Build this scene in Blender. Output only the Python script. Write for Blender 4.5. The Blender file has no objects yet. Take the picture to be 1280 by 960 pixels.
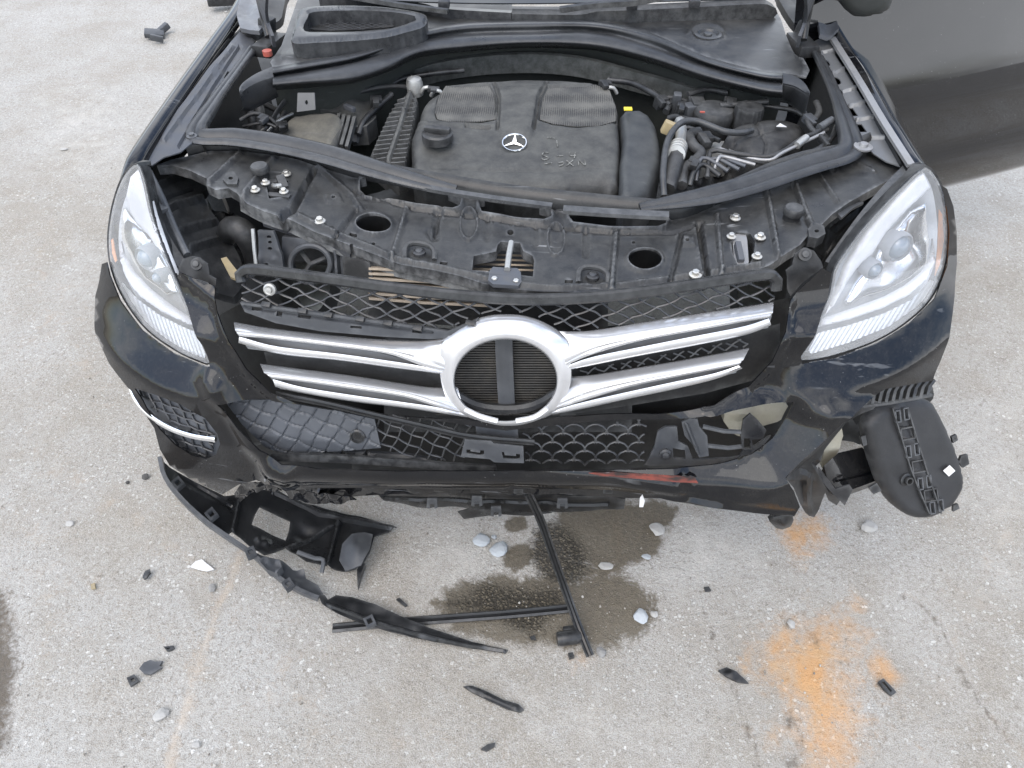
import bpy, bmesh, math, random
import numpy as np
from mathutils import Vector, Matrix, geometry
from math import radians, sin, cos, pi

random.seed(7)
RNG = np.random.default_rng(7)
scene = bpy.context.scene
COL = scene.collection

# ------------------------------------------------------------------ camera
FOC = 931.0                       # focal length in pixels of a 1280 px wide frame
CAM = np.array([0.0833, -0.95, 1.785])
YAW, PITCH = radians(4.3), radians(46.0)
FH = np.array([-sin(YAW), cos(YAW), 0.0])
RT = np.array([cos(YAW), sin(YAW), 0.0])
FW = FH * cos(PITCH) + np.array([0, 0, -sin(PITCH)])
UP = np.cross(RT, FW)
cam_data = bpy.data.cameras.new('camera')
cam_data.sensor_width = 36.0
cam_data.lens = 36.0 * FOC / 1280.0
cam_data.clip_start = 0.02
cam_data.clip_end = 500.0
cam = bpy.data.objects.new('camera', cam_data)
COL.objects.link(cam)
cam.matrix_world = Matrix((
    (RT[0], UP[0], -FW[0], CAM[0]),
    (RT[1], UP[1], -FW[1], CAM[1]),
    (RT[2], UP[2], -FW[2], CAM[2]),
    (0, 0, 0, 1)))
scene.camera = cam

# ------------------------------------------------------------------ sky and sun
SUN_EL, SUN_AZ = radians(58), radians(205)      # hazy sun, behind and left of the photographer
world = bpy.data.worlds.new('World')
scene.world = world
world.use_nodes = True
wn, wl = world.node_tree.nodes, world.node_tree.links
wn.clear()
w_out = wn.new('ShaderNodeOutputWorld')
w_bg = wn.new('ShaderNodeBackground')
w_bg.inputs['Strength'].default_value = 0.15
sky = wn.new('ShaderNodeTexSky')
sky.sky_type = 'NISHITA'
sky.sun_disc = False
sky.sun_elevation = SUN_EL
sky.sun_rotation = SUN_AZ
sky.dust_density = 2.0
w_tc = wn.new('ShaderNodeTexCoord')
w_map = wn.new('ShaderNodeMapping'); w_map.inputs['Scale'].default_value = (1, 1, 2.2)
w_noise = wn.new('ShaderNodeTexNoise')
w_noise.inputs['Scale'].default_value = 1.7
w_noise.inputs['Detail'].default_value = 5
w_noise.inputs['Roughness'].default_value = 0.5
w_ramp = wn.new('ShaderNodeMapRange')
w_ramp.inputs['From Min'].default_value = 0.40
w_ramp.inputs['From Max'].default_value = 0.68
w_ramp.interpolation_type = 'SMOOTHSTEP'
w_mix = wn.new('ShaderNodeMixRGB')
w_mix.inputs['Color2'].default_value = (8.2, 8.4, 8.8, 1)     # white cloud in the sky texture's units
wl.new(w_tc.outputs['Generated'], w_map.inputs['Vector'])
wl.new(w_map.outputs['Vector'], w_noise.inputs['Vector'])
wl.new(w_noise.outputs['Fac'], w_ramp.inputs['Value'])
wl.new(w_ramp.outputs['Result'], w_mix.inputs['Fac'])
wl.new(sky.outputs['Color'], w_mix.inputs['Color1'])
wl.new(w_mix.outputs['Color'], w_bg.inputs['Color'])
wl.new(w_bg.outputs['Background'], w_out.inputs['Surface'])

sun_data = bpy.data.lights.new('sun', 'SUN')
sun_data.energy = 0.7
sun_data.angle = radians(60)
sun_data.color = (1.0, 0.955, 0.89)
sun = bpy.data.objects.new('sun', sun_data)
COL.objects.link(sun)
# Nishita: rotation 0 is +Y and it turns towards +X
sd = Vector((sin(SUN_AZ) * cos(SUN_EL), cos(SUN_AZ) * cos(SUN_EL), sin(SUN_EL)))
sun.rotation_euler = sd.to_track_quat('Z', 'Y').to_euler()
sun.location = sd * 20

vs = scene.view_settings
vs.view_transform = 'Standard'
vs.look = 'None'
vs.exposure = 1.14
vs.gamma = 1.0
vs.use_curve_mapping = False
scene.render.engine = 'CYCLES'
scene.cycles.max_bounces = 8
scene.cycles.transparent_max_bounces = 12
scene.cycles.caustics_reflective = False
scene.cycles.caustics_refractive = False

# ------------------------------------------------------------------ sight lines -> places on real surfaces
def rays(px, py):
    px = np.asarray(px, float); py = np.asarray(py, float)
    return FW + RT * ((px - 640) / FOC)[..., None] + UP * ((480 - py) / FOC)[..., None]

def PZ(px, py, z):
    """point(s) at height z"""
    d = rays(px, py)
    t = (np.asarray(z, float) - CAM[2]) / d[..., 2]
    return CAM + d * t[..., None]

def PY(px, py, y):
    d = rays(px, py)
    t = (np.asarray(y, float) - CAM[1]) / d[..., 1]
    return CAM + d * t[..., None]

BA, BB = 1.04, 0.65
def body_G(P, off=0.0):
    """implicit plan shape of the car's nose; > 0 outside"""
    x = np.abs(P[..., 0]); z = P[..., 2]
    lean = np.maximum(0, z - 0.55) * 0.28 + np.maximum(0, 0.42 - z) * 0.15
    y = P[..., 1] - lean - off
    n = np.interp(z, [0.42, 0.5, 0.7, 0.92], [5.2, 4.6, 3.4, 2.5])
    a = BA - np.maximum(0, 0.6 - z) * 0.10
    v = np.clip((BB - y) / BB, 0, 3)
    return ((x / (a - off)) ** n + v ** n) ** (1 / n) - 1.0

def PF(px, py, off=0.0):
    """first meeting of the sight line with the car's nose surface set back by off (or its nearest pass)"""
    px = np.atleast_1d(np.asarray(px, float)); py = np.atleast_1d(np.asarray(py, float))
    off = np.broadcast_to(np.asarray(off, float), px.shape)
    d = rays(px, py)
    T = np.linspace(0.7, 2.6, 191)
    out = np.zeros((len(px), 3))
    for a in range(0, len(px), 4000):
        dd = d[a:a + 4000]; oo = off[a:a + 4000]
        P = CAM + dd[:, None, :] * T[None, :, None]
        g = body_G(P, oo[:, None])
        neg = g < 0
        has = neg.any(1)
        i = np.where(has, neg.argmax(1), g.argmin(1))
        lo, hi = T[np.maximum(i - 1, 0)], T[i]
        for _ in range(18):
            m = (lo + hi) / 2
            gm = body_G(CAM + dd * m[:, None], oo)
            lo = np.where(gm > 0, m, lo); hi = np.where(gm > 0, hi, m)
        t = (lo + hi) / 2
        l2, h2 = T[np.maximum(i - 1, 0)], T[np.minimum(i + 1, 190)]
        for _ in range(24):
            m1 = l2 + (h2 - l2) / 3; m2 = h2 - (h2 - l2) / 3
            g1 = body_G(CAM + dd * m1[:, None], oo); g2 = body_G(CAM + dd * m2[:, None], oo)
            c = g1 < g2
            h2 = np.where(c, m2, h2); l2 = np.where(c, l2, m1)
        t = np.where(has, t, (l2 + h2) / 2)
        out[a:a + 4000] = CAM + dd * t[:, None]
    return out

OUT_Z = np.array([0, 0, 1.0]); OUT_F = np.array([0, -0.92, 0.38])
def mz(z):
    if callable(z):
        return (lambda px, py: PZ(px, py, z(px, py)), OUT_Z)
    return (lambda px, py: PZ(px, py, np.full(np.shape(px), float(z))), OUT_Z)
def mf(off=0.0):
    if callable(off):
        return (lambda px, py: PF(px, py, off(px, py)), OUT_F)
    return (lambda px, py: PF(px, py, off), OUT_F)
def my(y):
    if callable(y):
        return (lambda px, py: PY(px, py, y(px, py)), OUT_F)
    return (lambda px, py: PY(px, py, np.full(np.shape(px), float(y))), OUT_F)
def mplane(pts):
    """the plane through three (px,py,height) sightings"""
    Q = [PZ(np.array(p[0]), np.array(p[1]), p[2]) for p in pts]
    nrm = np.cross(Q[1] - Q[0], Q[2] - Q[0]); nrm /= np.linalg.norm(nrm)
    if np.dot(nrm, CAM - Q[0]) < 0: nrm = -nrm
    def m(px, py):
        d = rays(px, py)
        t = np.dot(Q[0] - CAM, nrm) / (d @ nrm)
        return CAM + d * t[..., None]
    return (m, nrm)
def zplane(*pts):
    """height as a linear function of the sighting: pts = (px,py,z) x3"""
    A = np.array([[p[0], p[1], 1] for p in pts], float)
    c = np.linalg.lstsq(A, np.array([p[2] for p in pts], float), rcond=None)[0]
    return lambda px, py: c[0] * px + c[1] * py + c[2]

# ------------------------------------------------------------------ 2-D helpers
def cat(pts, step=6.0, closed=False):
    """Catmull-Rom through 2-D or 3-D points, about one sample per step"""
    P = np.asarray(pts, float); n = len(P); out = []
    segs = n if closed else n - 1
    for i in range(segs):
        if closed:
            p0, p1, p2, p3 = P[(i - 1) % n], P[i], P[(i + 1) % n], P[(i + 2) % n]
        else:
            p1, p2 = P[i], P[i + 1]
            p0 = P[i - 1] if i > 0 else 2 * p1 - p2
            p3 = P[i + 2] if i + 2 < n else 2 * p2 - p1
        k = max(1, int(round(np.linalg.norm(p2 - p1) / step)))
        for j in range(k):
            t = j / k
            out.append(0.5 * ((2 * p1) + (-p0 + p2) * t + (2 * p0 - 5 * p1 + 4 * p2 - p3) * t * t + (-p0 + 3 * p1 - 3 * p2 + p3) * t ** 3))
    if not closed: out.append(P[-1])
    return np.array(out)
def dense(pts, step=6.0, closed=True):
    P = np.asarray(pts, float); out = []
    n = len(P)
    for i in range(n if closed else n - 1):
        a, b = P[i], P[(i + 1) % n]
        k = max(1, int(round(np.linalg.norm(b - a) / step)))
        for j in range(k): out.append(a + (b - a) * j / k)
    if not closed: out.append(P[-1])
    return np.array(out)
def ell(cx, cy, rx, ry, n=24, rot=0.0, a0=0.0, a1=360.0):
    full = abs(a1 - a0) >= 360
    t = np.radians(np.linspace(a0, a1, n, endpoint=not full))
    c, s = cos(radians(rot)), sin(radians(rot))
    x, y = rx * np.cos(t), ry * np.sin(t)
    return np.stack([cx + x * c - y * s, cy + x * s + y * c], 1)
def rrect(x0, y0, x1, y1, r, n=4):
    o = []
    for cx, cy, a in ((x1 - r, y0 + r, -90), (x1 - r, y1 - r, 0), (x0 + r, y1 - r, 90), (x0 + r, y0 + r, 180)):
        for k in range(n + 1):
            t = radians(a + 90 * k / n); o.append((cx + r * cos(t), cy + r * sin(t)))
    return np.array(o)
def inside(P, poly):
    x, y = P[:, 0], P[:, 1]; poly = np.asarray(poly, float)
    r = np.zeros(len(P), bool)
    j = len(poly) - 1
    for i in range(len(poly)):
        xi, yi = poly[i]; xj, yj = poly[j]
        if yi != yj:
            c = ((yi > y) != (yj > y)) & (x < (xj - xi) * (y - yi) / (yj - yi) + xi)
            r ^= c
        j = i
    return r
def pdist(P, line, closed=False):
    """distance of points to a polyline"""
    L = np.asarray(line, float)
    if closed: L = np.vstack([L, L[:1]])
    best = np.full(len(P), 1e9)
    for a, b in zip(L[:-1], L[1:]):
        ab = b - a; q = ab @ ab
        t = np.clip(((P - a) @ ab) / q, 0, 1) if q > 0 else np.zeros(len(P))
        best = np.minimum(best, np.hypot(*(P - (a + t[:, None] * ab)).T))
    return best
def sstep(a, b, x):
    t = np.clip((x - a) / (b - a), 0, 1); return t * t * (3 - 2 * t)
def noise2(px, py, s, seed=0):
    """cheap smooth value noise in -1..1"""
    r = np.random.default_rng(seed + 11); G = r.uniform(-1, 1, (64, 64))
    x = np.asarray(px) / s; y = np.asarray(py) / s
    i = np.floor(x).astype(int); j = np.floor(y).astype(int); u = x - i; v = y - j
    u = u * u * (3 - 2 * u); v = v * v * (3 - 2 * v)
    g = lambda a, b: G[a % 64, b % 64]
    return (g(i, j) * (1 - u) + g(i + 1, j) * u) * (1 - v) + (g(i, j + 1) * (1 - u) + g(i + 1, j + 1) * u) * v

FEAT, KEEP = {}, []
# relief pieces: each takes (N,2) sightings, gives metres
def groove(line, w, h, closed=False):
    L = np.asarray(line, float)
    if w > 10: L = cat(L, 4.0, closed)
    f = (lambda P: h * (1 - sstep(0.0, w, pdist(P, L, closed)))) if w > 10 else (lambda P: h * (1 - sstep(w * 0.3, w, pdist(P, L, closed))))
    FEAT[id(f)] = (L, closed, tuple(w * k for k in (-1, -.8, -.6, -.4, -.2, 0, .2, .4, .6, .8, 1)) if w > 10 else (-w, -.35 * w, .35 * w, w)); KEEP.append(f)
    return f
def pad(poly, w, h):
    poly = np.asarray(poly, float)
    f = lambda P: h * np.where(inside(P, poly), sstep(0, w, pdist(P, poly, True)), 0.0)
    FEAT[id(f)] = (poly, True, (0, w, -w)); KEEP.append(f)
    return f
def lump(cx, cy, rx, ry, h):
    return lambda P: h * np.exp(-((P[:, 0] - cx) / rx) ** 2 - ((P[:, 1] - cy) / ry) ** 2)
def rough(s, h, seed=0):
    return lambda P: h * noise2(P[:, 0], P[:, 1], s, seed)
def edge_round(outline, w, h):
    o = np.asarray(outline, float)
    def f(P):
        d = np.clip(pdist(P, o, True) / w, 0, 1)
        return -h * (1 - np.sqrt(np.clip(1 - (1 - d) ** 2, 0, 1)))
    return f

# ------------------------------------------------------------------ objects
def tag(o, label=None, category=None, group=None, kind=None):
    if label: o['label'] = label
    if category: o['category'] = category
    if group: o['group'] = group
    if kind: o['kind'] = kind
    return o
def empty(name, loc=(0, 0, 0)):
    o = bpy.data.objects.new(name, None); COL.objects.link(o); o.location = loc
    o.empty_display_size = 0.1
    return o
def base_of(o):
    b = np.array([0.0, 0, 0]); p = o
    while p is not None:
        b += np.array(p.location); p = p.parent
    return b
def link(name, me, mat=None, parent=None, smooth=True, sharp=None):
    if mat is not None and not me.materials: me.materials.append(mat)
    if smooth:
        me.polygons.foreach_set('use_smooth', np.ones(len(me.polygons), bool))
        me.set_sharp_from_angle(angle=radians(sharp if sharp else 38))
    o = bpy.data.objects.new(name, me); COL.objects.link(o)
    if parent is not None: o.parent = parent
    return o
def mesh_obj(name, verts, faces, mat, parent=None, smooth=True, sharp=None, own=False):
    """verts in world metres; own=True puts the origin at the base of the piece"""
    V = np.asarray(verts, float).reshape(-1, 3)
    b = base_of(parent) if parent is not None else np.zeros(3)
    if own:
        b = np.array([V[:, 0].mean(), V[:, 1].mean(), V[:, 2].min()])
    me = bpy.data.meshes.new(name)
    me.from_pydata((V - b).tolist(), [], [list(map(int, f)) for f in faces])
    me.update()
    o = link(name, me, mat, parent, smooth, sharp)
    if own:
        o.location = b - (base_of(parent) if parent is not None else 0)
    return o

def feature_points(relief, step):
    out = []
    for f in relief:
        if id(f) not in FEAT: continue
        L, closed, offs = FEAT[id(f)]
        D = dense(L, step, closed)
        if len(D) < 3: D = np.vstack([D, D[-1:]])
        T = (np.roll(D, -1, 0) - np.roll(D, 1, 0)) if closed else np.gradient(D, axis=0)
        T /= np.maximum(np.linalg.norm(T, axis=1, keepdims=True), 1e-9); N = np.stack([-T[:, 1], T[:, 0]], 1)
        for o in offs: out.append(D + N * o)
        if not closed:
            w = max(offs)
            out += [D[:1] - T[:1] * w, D[-1:] + T[-1:] * w]
    return np.vstack(out) if out else np.zeros((0, 2))
def tri_sheet(outline, holes, grid, feats=None, wide=()):
    outline = np.asarray(outline, float); holes = [np.asarray(h, float) for h in holes]
    lo = outline.min(0); hi = outline.max(0)
    xs = np.arange(lo[0] + grid * .5, hi[0], grid); ys = np.arange(lo[1] + grid * .5, hi[1], grid * .87)
    G = []
    for k, y in enumerate(ys):
        G.append(np.stack([xs + (grid * .5 if k % 2 else 0), np.full(len(xs), y)], 1))
    G = np.vstack(G) if G else np.zeros((0, 2))
    if feats is not None and len(feats):
        cell = {}
        for p in feats: cell.setdefault((int(p[0] // .9), int(p[1] // .9)), p)
        feats = np.array(list(cell.values()))
        near = set()
        for p in feats:
            i, j = int(p[0] // 2), int(p[1] // 2)
            near.add((i, j))
        if len(G):
            G = G[[not ((int(p[0] // 2), int(p[1] // 2)) in near) for p in G]]
        if wide and len(G):
            for L_, c_, w_ in wide: G = G[pdist(G, L_, c_) > w_ * 1.02]
        G = np.vstack([G, feats])
    if len(G):
        ok = inside(G, outline) & (pdist(G, outline, True) > min(grid * .45, 1.4))
        for h in holes:
            ok &= ~inside(G, h) & (pdist(G, h, True) > min(grid * .45, 1.2))
        G = G[ok]
    pts = [outline]; edges = []; n = 0
    for loop in [outline] + holes:
        m = len(loop); edges += [(n + i, n + (i + 1) % m) for i in range(m)]; n += m
    pts = np.vstack([outline] + holes + [G])
    V, E, Fc, *_ = geometry.delaunay_2d_cdt([Vector(p) for p in pts], edges, [], 0, 1e-4)
    V = np.array([tuple(v) for v in V]); Fc = np.array([f for f in Fc if len(f) == 3])
    c = V[Fc].mean(1)
    ok = inside(c, outline)
    for h in holes: ok &= ~inside(c, h)
    return V, Fc[ok]

def sheet(name, outline, mapper, mat, parent=None, holes=(), relief=(), grid=8.0, thick=0.003, smooth=True, sharp=None,
          curve=False, out=None, own=False, post=None):
    """a real moulded or pressed plate: its outline sighted on the surface that mapper describes, pressed by relief, with thickness"""
    o2 = cat(outline, grid, True) if curve else dense(outline, grid)
    hs = [cat(h, grid, True) if curve == 2 else dense(h, grid) for h in holes]
    rl = list(relief) if isinstance(relief, (list, tuple)) else [relief]
    V2, Fc = tri_sheet(o2, hs, grid, feature_points(rl, max(2.0, grid * .7)), [(FEAT[id(f)][0], FEAT[id(f)][1], max(FEAT[id(f)][2])) for f in rl if id(f) in FEAT and len(FEAT[id(f)][2]) > 6])
    m, od = mapper
    if out is not None: od = np.asarray(out, float)
    P = m(V2[:, 0], V2[:, 1])
    r = np.zeros(len(P))
    for f in rl: r = r + f(V2)
    P = P + od * r[:, None]
    if post is not None: P = post(P, V2)
    # orient the faces to look along the out direction
    a, b, c = P[Fc[:, 0]], P[Fc[:, 1]], P[Fc[:, 2]]
    nn = np.cross(b - a, c - a)
    if (nn @ od).sum() < 0: Fc = Fc[:, ::-1]
    faces = Fc.tolist()
    if thick:
        n = len(P)
        Q = P - od * thick
        E = {}
        for f in faces:
            for i in range(3):
                e = (f[i], f[(i + 1) % 3])
                if (e[1], e[0]) in E: del E[(e[1], e[0])]
                else: E[e] = 1
        back = [[f[2] + n, f[1] + n, f[0] + n] for f in faces]
        side = [[b_, a_, a_ + n, b_ + n] for a_, b_ in E]
        P = np.vstack([P, Q]); faces = faces + back + side
    return mesh_obj(name, P, faces, mat, parent, smooth, sharp, own)

def frames(P, closed=False, up=None):
    n = len(P)
    if closed:
        T = np.roll(P, -1, 0) - np.roll(P, 1, 0)
    else:
        T = np.gradient(P, axis=0)
    T = T / np.maximum(np.linalg.norm(T, axis=1, keepdims=True), 1e-9)
    if up is not None:
        N = np.tile(np.asarray(up, float), (n, 1)) if np.ndim(up) == 1 else np.asarray(up, float)
        B = np.cross(T, N); B /= np.maximum(np.linalg.norm(B, axis=1, keepdims=True), 1e-9)
        N = np.cross(B, T)
        return T, N, B
    ref = np.array([0, 0, 1.0]) if abs(T[0][2]) < .9 else np.array([0, 1.0, 0])
    N = [np.cross(np.cross(T[0], ref), T[0])]; N[0] /= np.linalg.norm(N[0])
    for i in range(1, n):
        v = N[-1] - T[i] * (N[-1] @ T[i]); v /= max(np.linalg.norm(v), 1e-9); N.append(v)
    N = np.array(N)
    return T, N, np.cross(T, N)
def sweep_mesh(P, prof, closed=False, up=None, scale=None, cap=True):
    """prof: closed list of (side, up) offsets in metres"""
    P = np.asarray(P, float); prof = np.asarray(prof, float); m = len(prof); n = len(P)
    T, N, B = frames(P, closed, up)
    s = np.ones(n) if scale is None else np.asarray(scale, float)
    V = (P[:, None, :] + (B[:, None, :] * prof[None, :, 0:1] + N[:, None, :] * prof[None, :, 1:2]) * s[:, None, None]).reshape(-1, 3)
    Fc = []
    for i in range(n if closed else n - 1):
        j = (i + 1) % n
        for k in range(m):
            l = (k + 1) % m
            Fc.append([i * m + k, j * m + k, j * m + l, i * m + l])
    if cap and not closed:
        Fc.append(list(range(m))); Fc.append([(n - 1) * m + k for k in range(m)][::-1])
    return V, Fc
def circ(r, n=8, ry=None):
    t = np.arange(n) * 2 * pi / n
    return np.stack([r * np.cos(t), (ry or r) * np.sin(t)], 1)
def sweep(name, P, prof, mat, parent=None, closed=False, up=None, scale=None, step=None, sharp=None, own=False):
    if step: P = cat(P, step, closed)
    V, Fc = sweep_mesh(P, prof, closed, up, scale)
    return mesh_obj(name, V, Fc, mat, parent, True, sharp, own)
def tube(name, P, r, mat, parent=None, closed=False, n=8, step=0.012, own=False):
    if step: P = cat(P, step, closed)
    P = np.asarray(P)
    sc = None
    if np.ndim(r): sc = np.interp(np.linspace(0, 1, len(P)), np.linspace(0, 1, len(r)), r); r0 = 1.0
    else: r0 = r
    V, Fc = sweep_mesh(P, circ(r0, n), closed, None, sc)
    return mesh_obj(name, V, Fc, mat, parent, True, 50, own)
def merge(parts):
    V = []; Fc = []; n = 0
    for v, f in parts:
        V.append(np.asarray(v, float)); Fc += [[i + n for i in q] for q in f]; n += len(v)
    return np.vstack(V), Fc
def loft_mesh(rails, thick=0.0, out=None):
    """rails: list of equally long point lists"""
    R = np.array(rails, float); a, b = R.shape[:2]
    V = R.reshape(-1, 3)
    Fc = [[i * b + j, i * b + j + 1, (i + 1) * b + j + 1, (i + 1) * b + j] for i in range(a - 1) for j in range(b - 1)]
    if thick:
        n = len(V); Q = V - np.asarray(out, float) * thick
        rim = [(0, j) for j in range(b)] + [(i, b - 1) for i in range(1, a)] + [(a - 1, j) for j in range(b - 2, -1, -1)] + [(i, 0) for i in range(a - 2, 0, -1)]
        idx = [i * b + j for i, j in rim]
        Fc = Fc + [[q + n for q in f[::-1]] for f in Fc] + [[idx[k], idx[k] + n, idx[(k + 1) % len(idx)] + n, idx[(k + 1) % len(idx)]] for k in range(len(idx))]
        V = np.vstack([V, Q])
    return V, Fc
def loft(name, rails, mat, parent=None, thick=0.0, out=(0, 0, 1), m=40, sharp=None, sub=1, own=False):
    """smooth surface through rails, each a list of 3-D points"""
    RR = []
    for r in rails:
        c = cat(r, 0.01); d = np.r_[0, np.cumsum(np.linalg.norm(np.diff(c, axis=0), axis=1))]
        q = np.linspace(0, d[-1], m); RR.append(np.stack([np.interp(q, d, c[:, k]) for k in range(3)], 1))
    RR = np.array(RR)
    if sub > 1:
        N = []
        for j in range(m):
            P = RR[:, j]; o = []
            for i in range(len(P) - 1):
                p1, p2 = P[i], P[i + 1]; p0 = P[i - 1] if i else 2 * p1 - p2; p3 = P[i + 2] if i + 2 < len(P) else 2 * p2 - p1
                for k in range(sub):
                    t = k / sub
                    o.append(0.5 * ((2 * p1) + (-p0 + p2) * t + (2 * p0 - 5 * p1 + 4 * p2 - p3) * t * t + (-p0 + 3 * p1 - 3 * p2 + p3) * t ** 3))
            o.append(P[-1]); N.append(o)
        RR = np.array(N).transpose(1, 0, 2)
    V, Fc = loft_mesh(RR, thick, out)
    return mesh_obj(name, V, Fc, mat, parent, True, sharp, own)

def box_mesh(size, bevel=0.0):
    bm = bmesh.new(); bmesh.ops.create_cube(bm, size=1)
    bmesh.ops.scale(bm, vec=size, verts=bm.verts)
    if bevel: bmesh.ops.bevel(bm, geom=bm.edges, offset=bevel, segments=2, affect='EDGES', profile=0.6)
    bm.verts.index_update()
    V = np.array([v.co[:] for v in bm.verts]); Fc = [[v.index for v in f.verts] for f in bm.faces]; bm.free()
    return V, Fc
def rotm(rx=0, ry=0, rz=0):
    return np.array((Matrix.Rotation(radians(rz), 3, 'Z') @ Matrix.Rotation(radians(ry), 3, 'Y') @ Matrix.Rotation(radians(rx), 3, 'X')))
def xf(vf, loc=(0, 0, 0), rot=None):
    v, f = vf
    v = np.asarray(v, float)
    if rot is not None: v = v @ np.asarray(rot).T
    return v + np.asarray(loc, float), f
def lathe_mesh(prof, n=24, cap=True):
    """prof: list of (r, z)"""
    V = []; Fc = []; m = len(prof)
    for i in range(n):
        t = 2 * pi * i / n
        V += [(r * cos(t), r * sin(t), z) for r, z in prof]
    for i in range(n):
        j = (i + 1) % n
        for k in range(m - 1): Fc.append([i * m + k, j * m + k, j * m + k + 1, i * m + k + 1])
    if cap:
        if prof[0][0] > 1e-6: Fc.append([i * m for i in range(n)][::-1])
        if prof[-1][0] > 1e-6: Fc.append([i * m + m - 1 for i in range(n)])
    return np.array(V), Fc
def align(d):
    """rotation taking +Z to d"""
    return np.array(Vector(d).to_track_quat('Z', 'Y').to_matrix())
def mo(name, vf, mat, parent=None, sharp=None, own=False, smooth=True):
    return mesh_obj(name, vf[0], vf[1], mat, parent, smooth, sharp, own)

# ------------------------------------------------------------------ materials
class NT:
    def __init__(s, name):
        s.m = bpy.data.materials.new(name); s.m.use_nodes = True
        s.n = s.m.node_tree.nodes; s.l = s.m.node_tree.links; s.n.clear()
        s.out = s.n.new('ShaderNodeOutputMaterial')
        s.tc = s.n.new('ShaderNodeTexCoord').outputs['Object']
        s.geo = s.n.new('ShaderNodeNewGeometry')
    def set(s, sock, v):
        if hasattr(v, 'links') or isinstance(v, bpy.types.NodeSocket): s.l.new(v, sock)
        elif isinstance(v, (tuple, list)) and len(v) == 3 and sock.type == 'RGBA': sock.default_value = (*v, 1)
        else: sock.default_value = v
    def noise(s, scale, detail=4, rough=.55, vec=None, dist=0.0, color=False):
        q = s.n.new('ShaderNodeTexNoise'); q.inputs['Scale'].default_value = scale; q.inputs['Detail'].default_value = detail
        q.inputs['Roughness'].default_value = rough; q.inputs['Distortion'].default_value = dist
        s.l.new(vec or s.tc, q.inputs['Vector']); return q.outputs['Color' if color else 'Fac']
    def voro(s, scale, feature='F1', out='Distance', vec=None, rand=1.0):
        q = s.n.new('ShaderNodeTexVoronoi'); q.feature = feature; q.inputs['Scale'].default_value = scale
        q.inputs['Randomness'].default_value = rand
        s.l.new(vec or s.tc, q.inputs['Vector']); return q.outputs[out]
    def rng(s, v, a, b, c=0.0, d=1.0, smooth=False):
        q = s.n.new('ShaderNodeMapRange')
        if smooth: q.interpolation_type = 'SMOOTHSTEP'
        for k, x in (('From Min', a), ('From Max', b), ('To Min', c), ('To Max', d)): q.inputs[k].default_value = x
        s.set(q.inputs['Value'], v); return q.outputs['Result']
    def math(s, op, a, b=0.0, clamp=False):
        q = s.n.new('ShaderNodeMath'); q.operation = op; q.use_clamp = clamp
        s.set(q.inputs[0], a); s.set(q.inputs[1], b); return q.outputs[0]
    def mix(s, f, a, b, mode='MIX'):
        q = s.n.new('ShaderNodeMixRGB'); q.blend_type = mode
        s.set(q.inputs['Fac'], f); s.set(q.inputs['Color1'], a); s.set(q.inputs['Color2'], b); return q.outputs['Color']
    def mapping(s, scale=(1, 1, 1), rot=(0, 0, 0), loc=(0, 0, 0), vec=None):
        q = s.n.new('ShaderNodeMapping'); q.inputs['Scale'].default_value = scale; q.inputs['Rotation'].default_value = rot
        q.inputs['Location'].default_value = loc
        s.l.new(vec or s.tc, q.inputs['Vector']); return q.outputs['Vector']
    def bump(s, h, strength=.3, dist=.002, normal=None):
        q = s.n.new('ShaderNodeBump'); q.inputs['Strength'].default_value = strength; q.inputs['Distance'].default_value = dist
        s.l.new(h, q.inputs['Height'])
        if normal: s.l.new(normal, q.inputs['Normal'])
        return q.outputs['Normal']
    def attr(s, name):
        q = s.n.new('ShaderNodeAttribute'); q.attribute_name = name; return q.outputs['Fac']
    def upness(s):
        q = s.n.new('ShaderNodeSeparateXYZ'); s.l.new(s.geo.outputs['True Normal'], q.inputs[0]); return q.outputs['Z']
    def bsdf(s, col, rough, metal=0.0, normal=None, coat=0.0, coat_r=.05, spec=.5, **kw):
        q = s.n.new('ShaderNodeBsdfPrincipled')
        s.set(q.inputs['Base Color'], col); s.set(q.inputs['Roughness'], rough); s.set(q.inputs['Metallic'], metal)
        s.set(q.inputs['Coat Weight'], coat); s.set(q.inputs['Coat Roughness'], coat_r); s.set(q.inputs['Specular IOR Level'], spec)
        for k, v in kw.items(): s.set(q.inputs[k.replace('_', ' ')], v)
        if normal: s.l.new(normal, q.inputs['Normal'])
        s.l.new(q.outputs[0], s.out.inputs['Surface']); return q

def scratches(t, amount=.5, scale=60, seed=0):
    """thin straight wear marks: stretched noise in two directions, in patches"""
    outs = []
    for k, (rx, rz) in enumerate(((.4, .5), (1.1, 1.9))):
        v = t.mapping(scale=(scale * .06, scale, scale), rot=(rx, .3 * k, rz + seed), loc=(seed, k, 0))
        outs.append(t.rng(t.noise(1.0, 2, .5, v), .66, .72))
    patch = t.rng(t.noise(7.0, 3, .6, t.mapping(loc=(seed * 3.1, 2, 1))), .52, .68)
    return t.math('MULTIPLY', t.math('MULTIPLY', t.math('MAXIMUM', outs[0], outs[1]), patch), amount)

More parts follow.
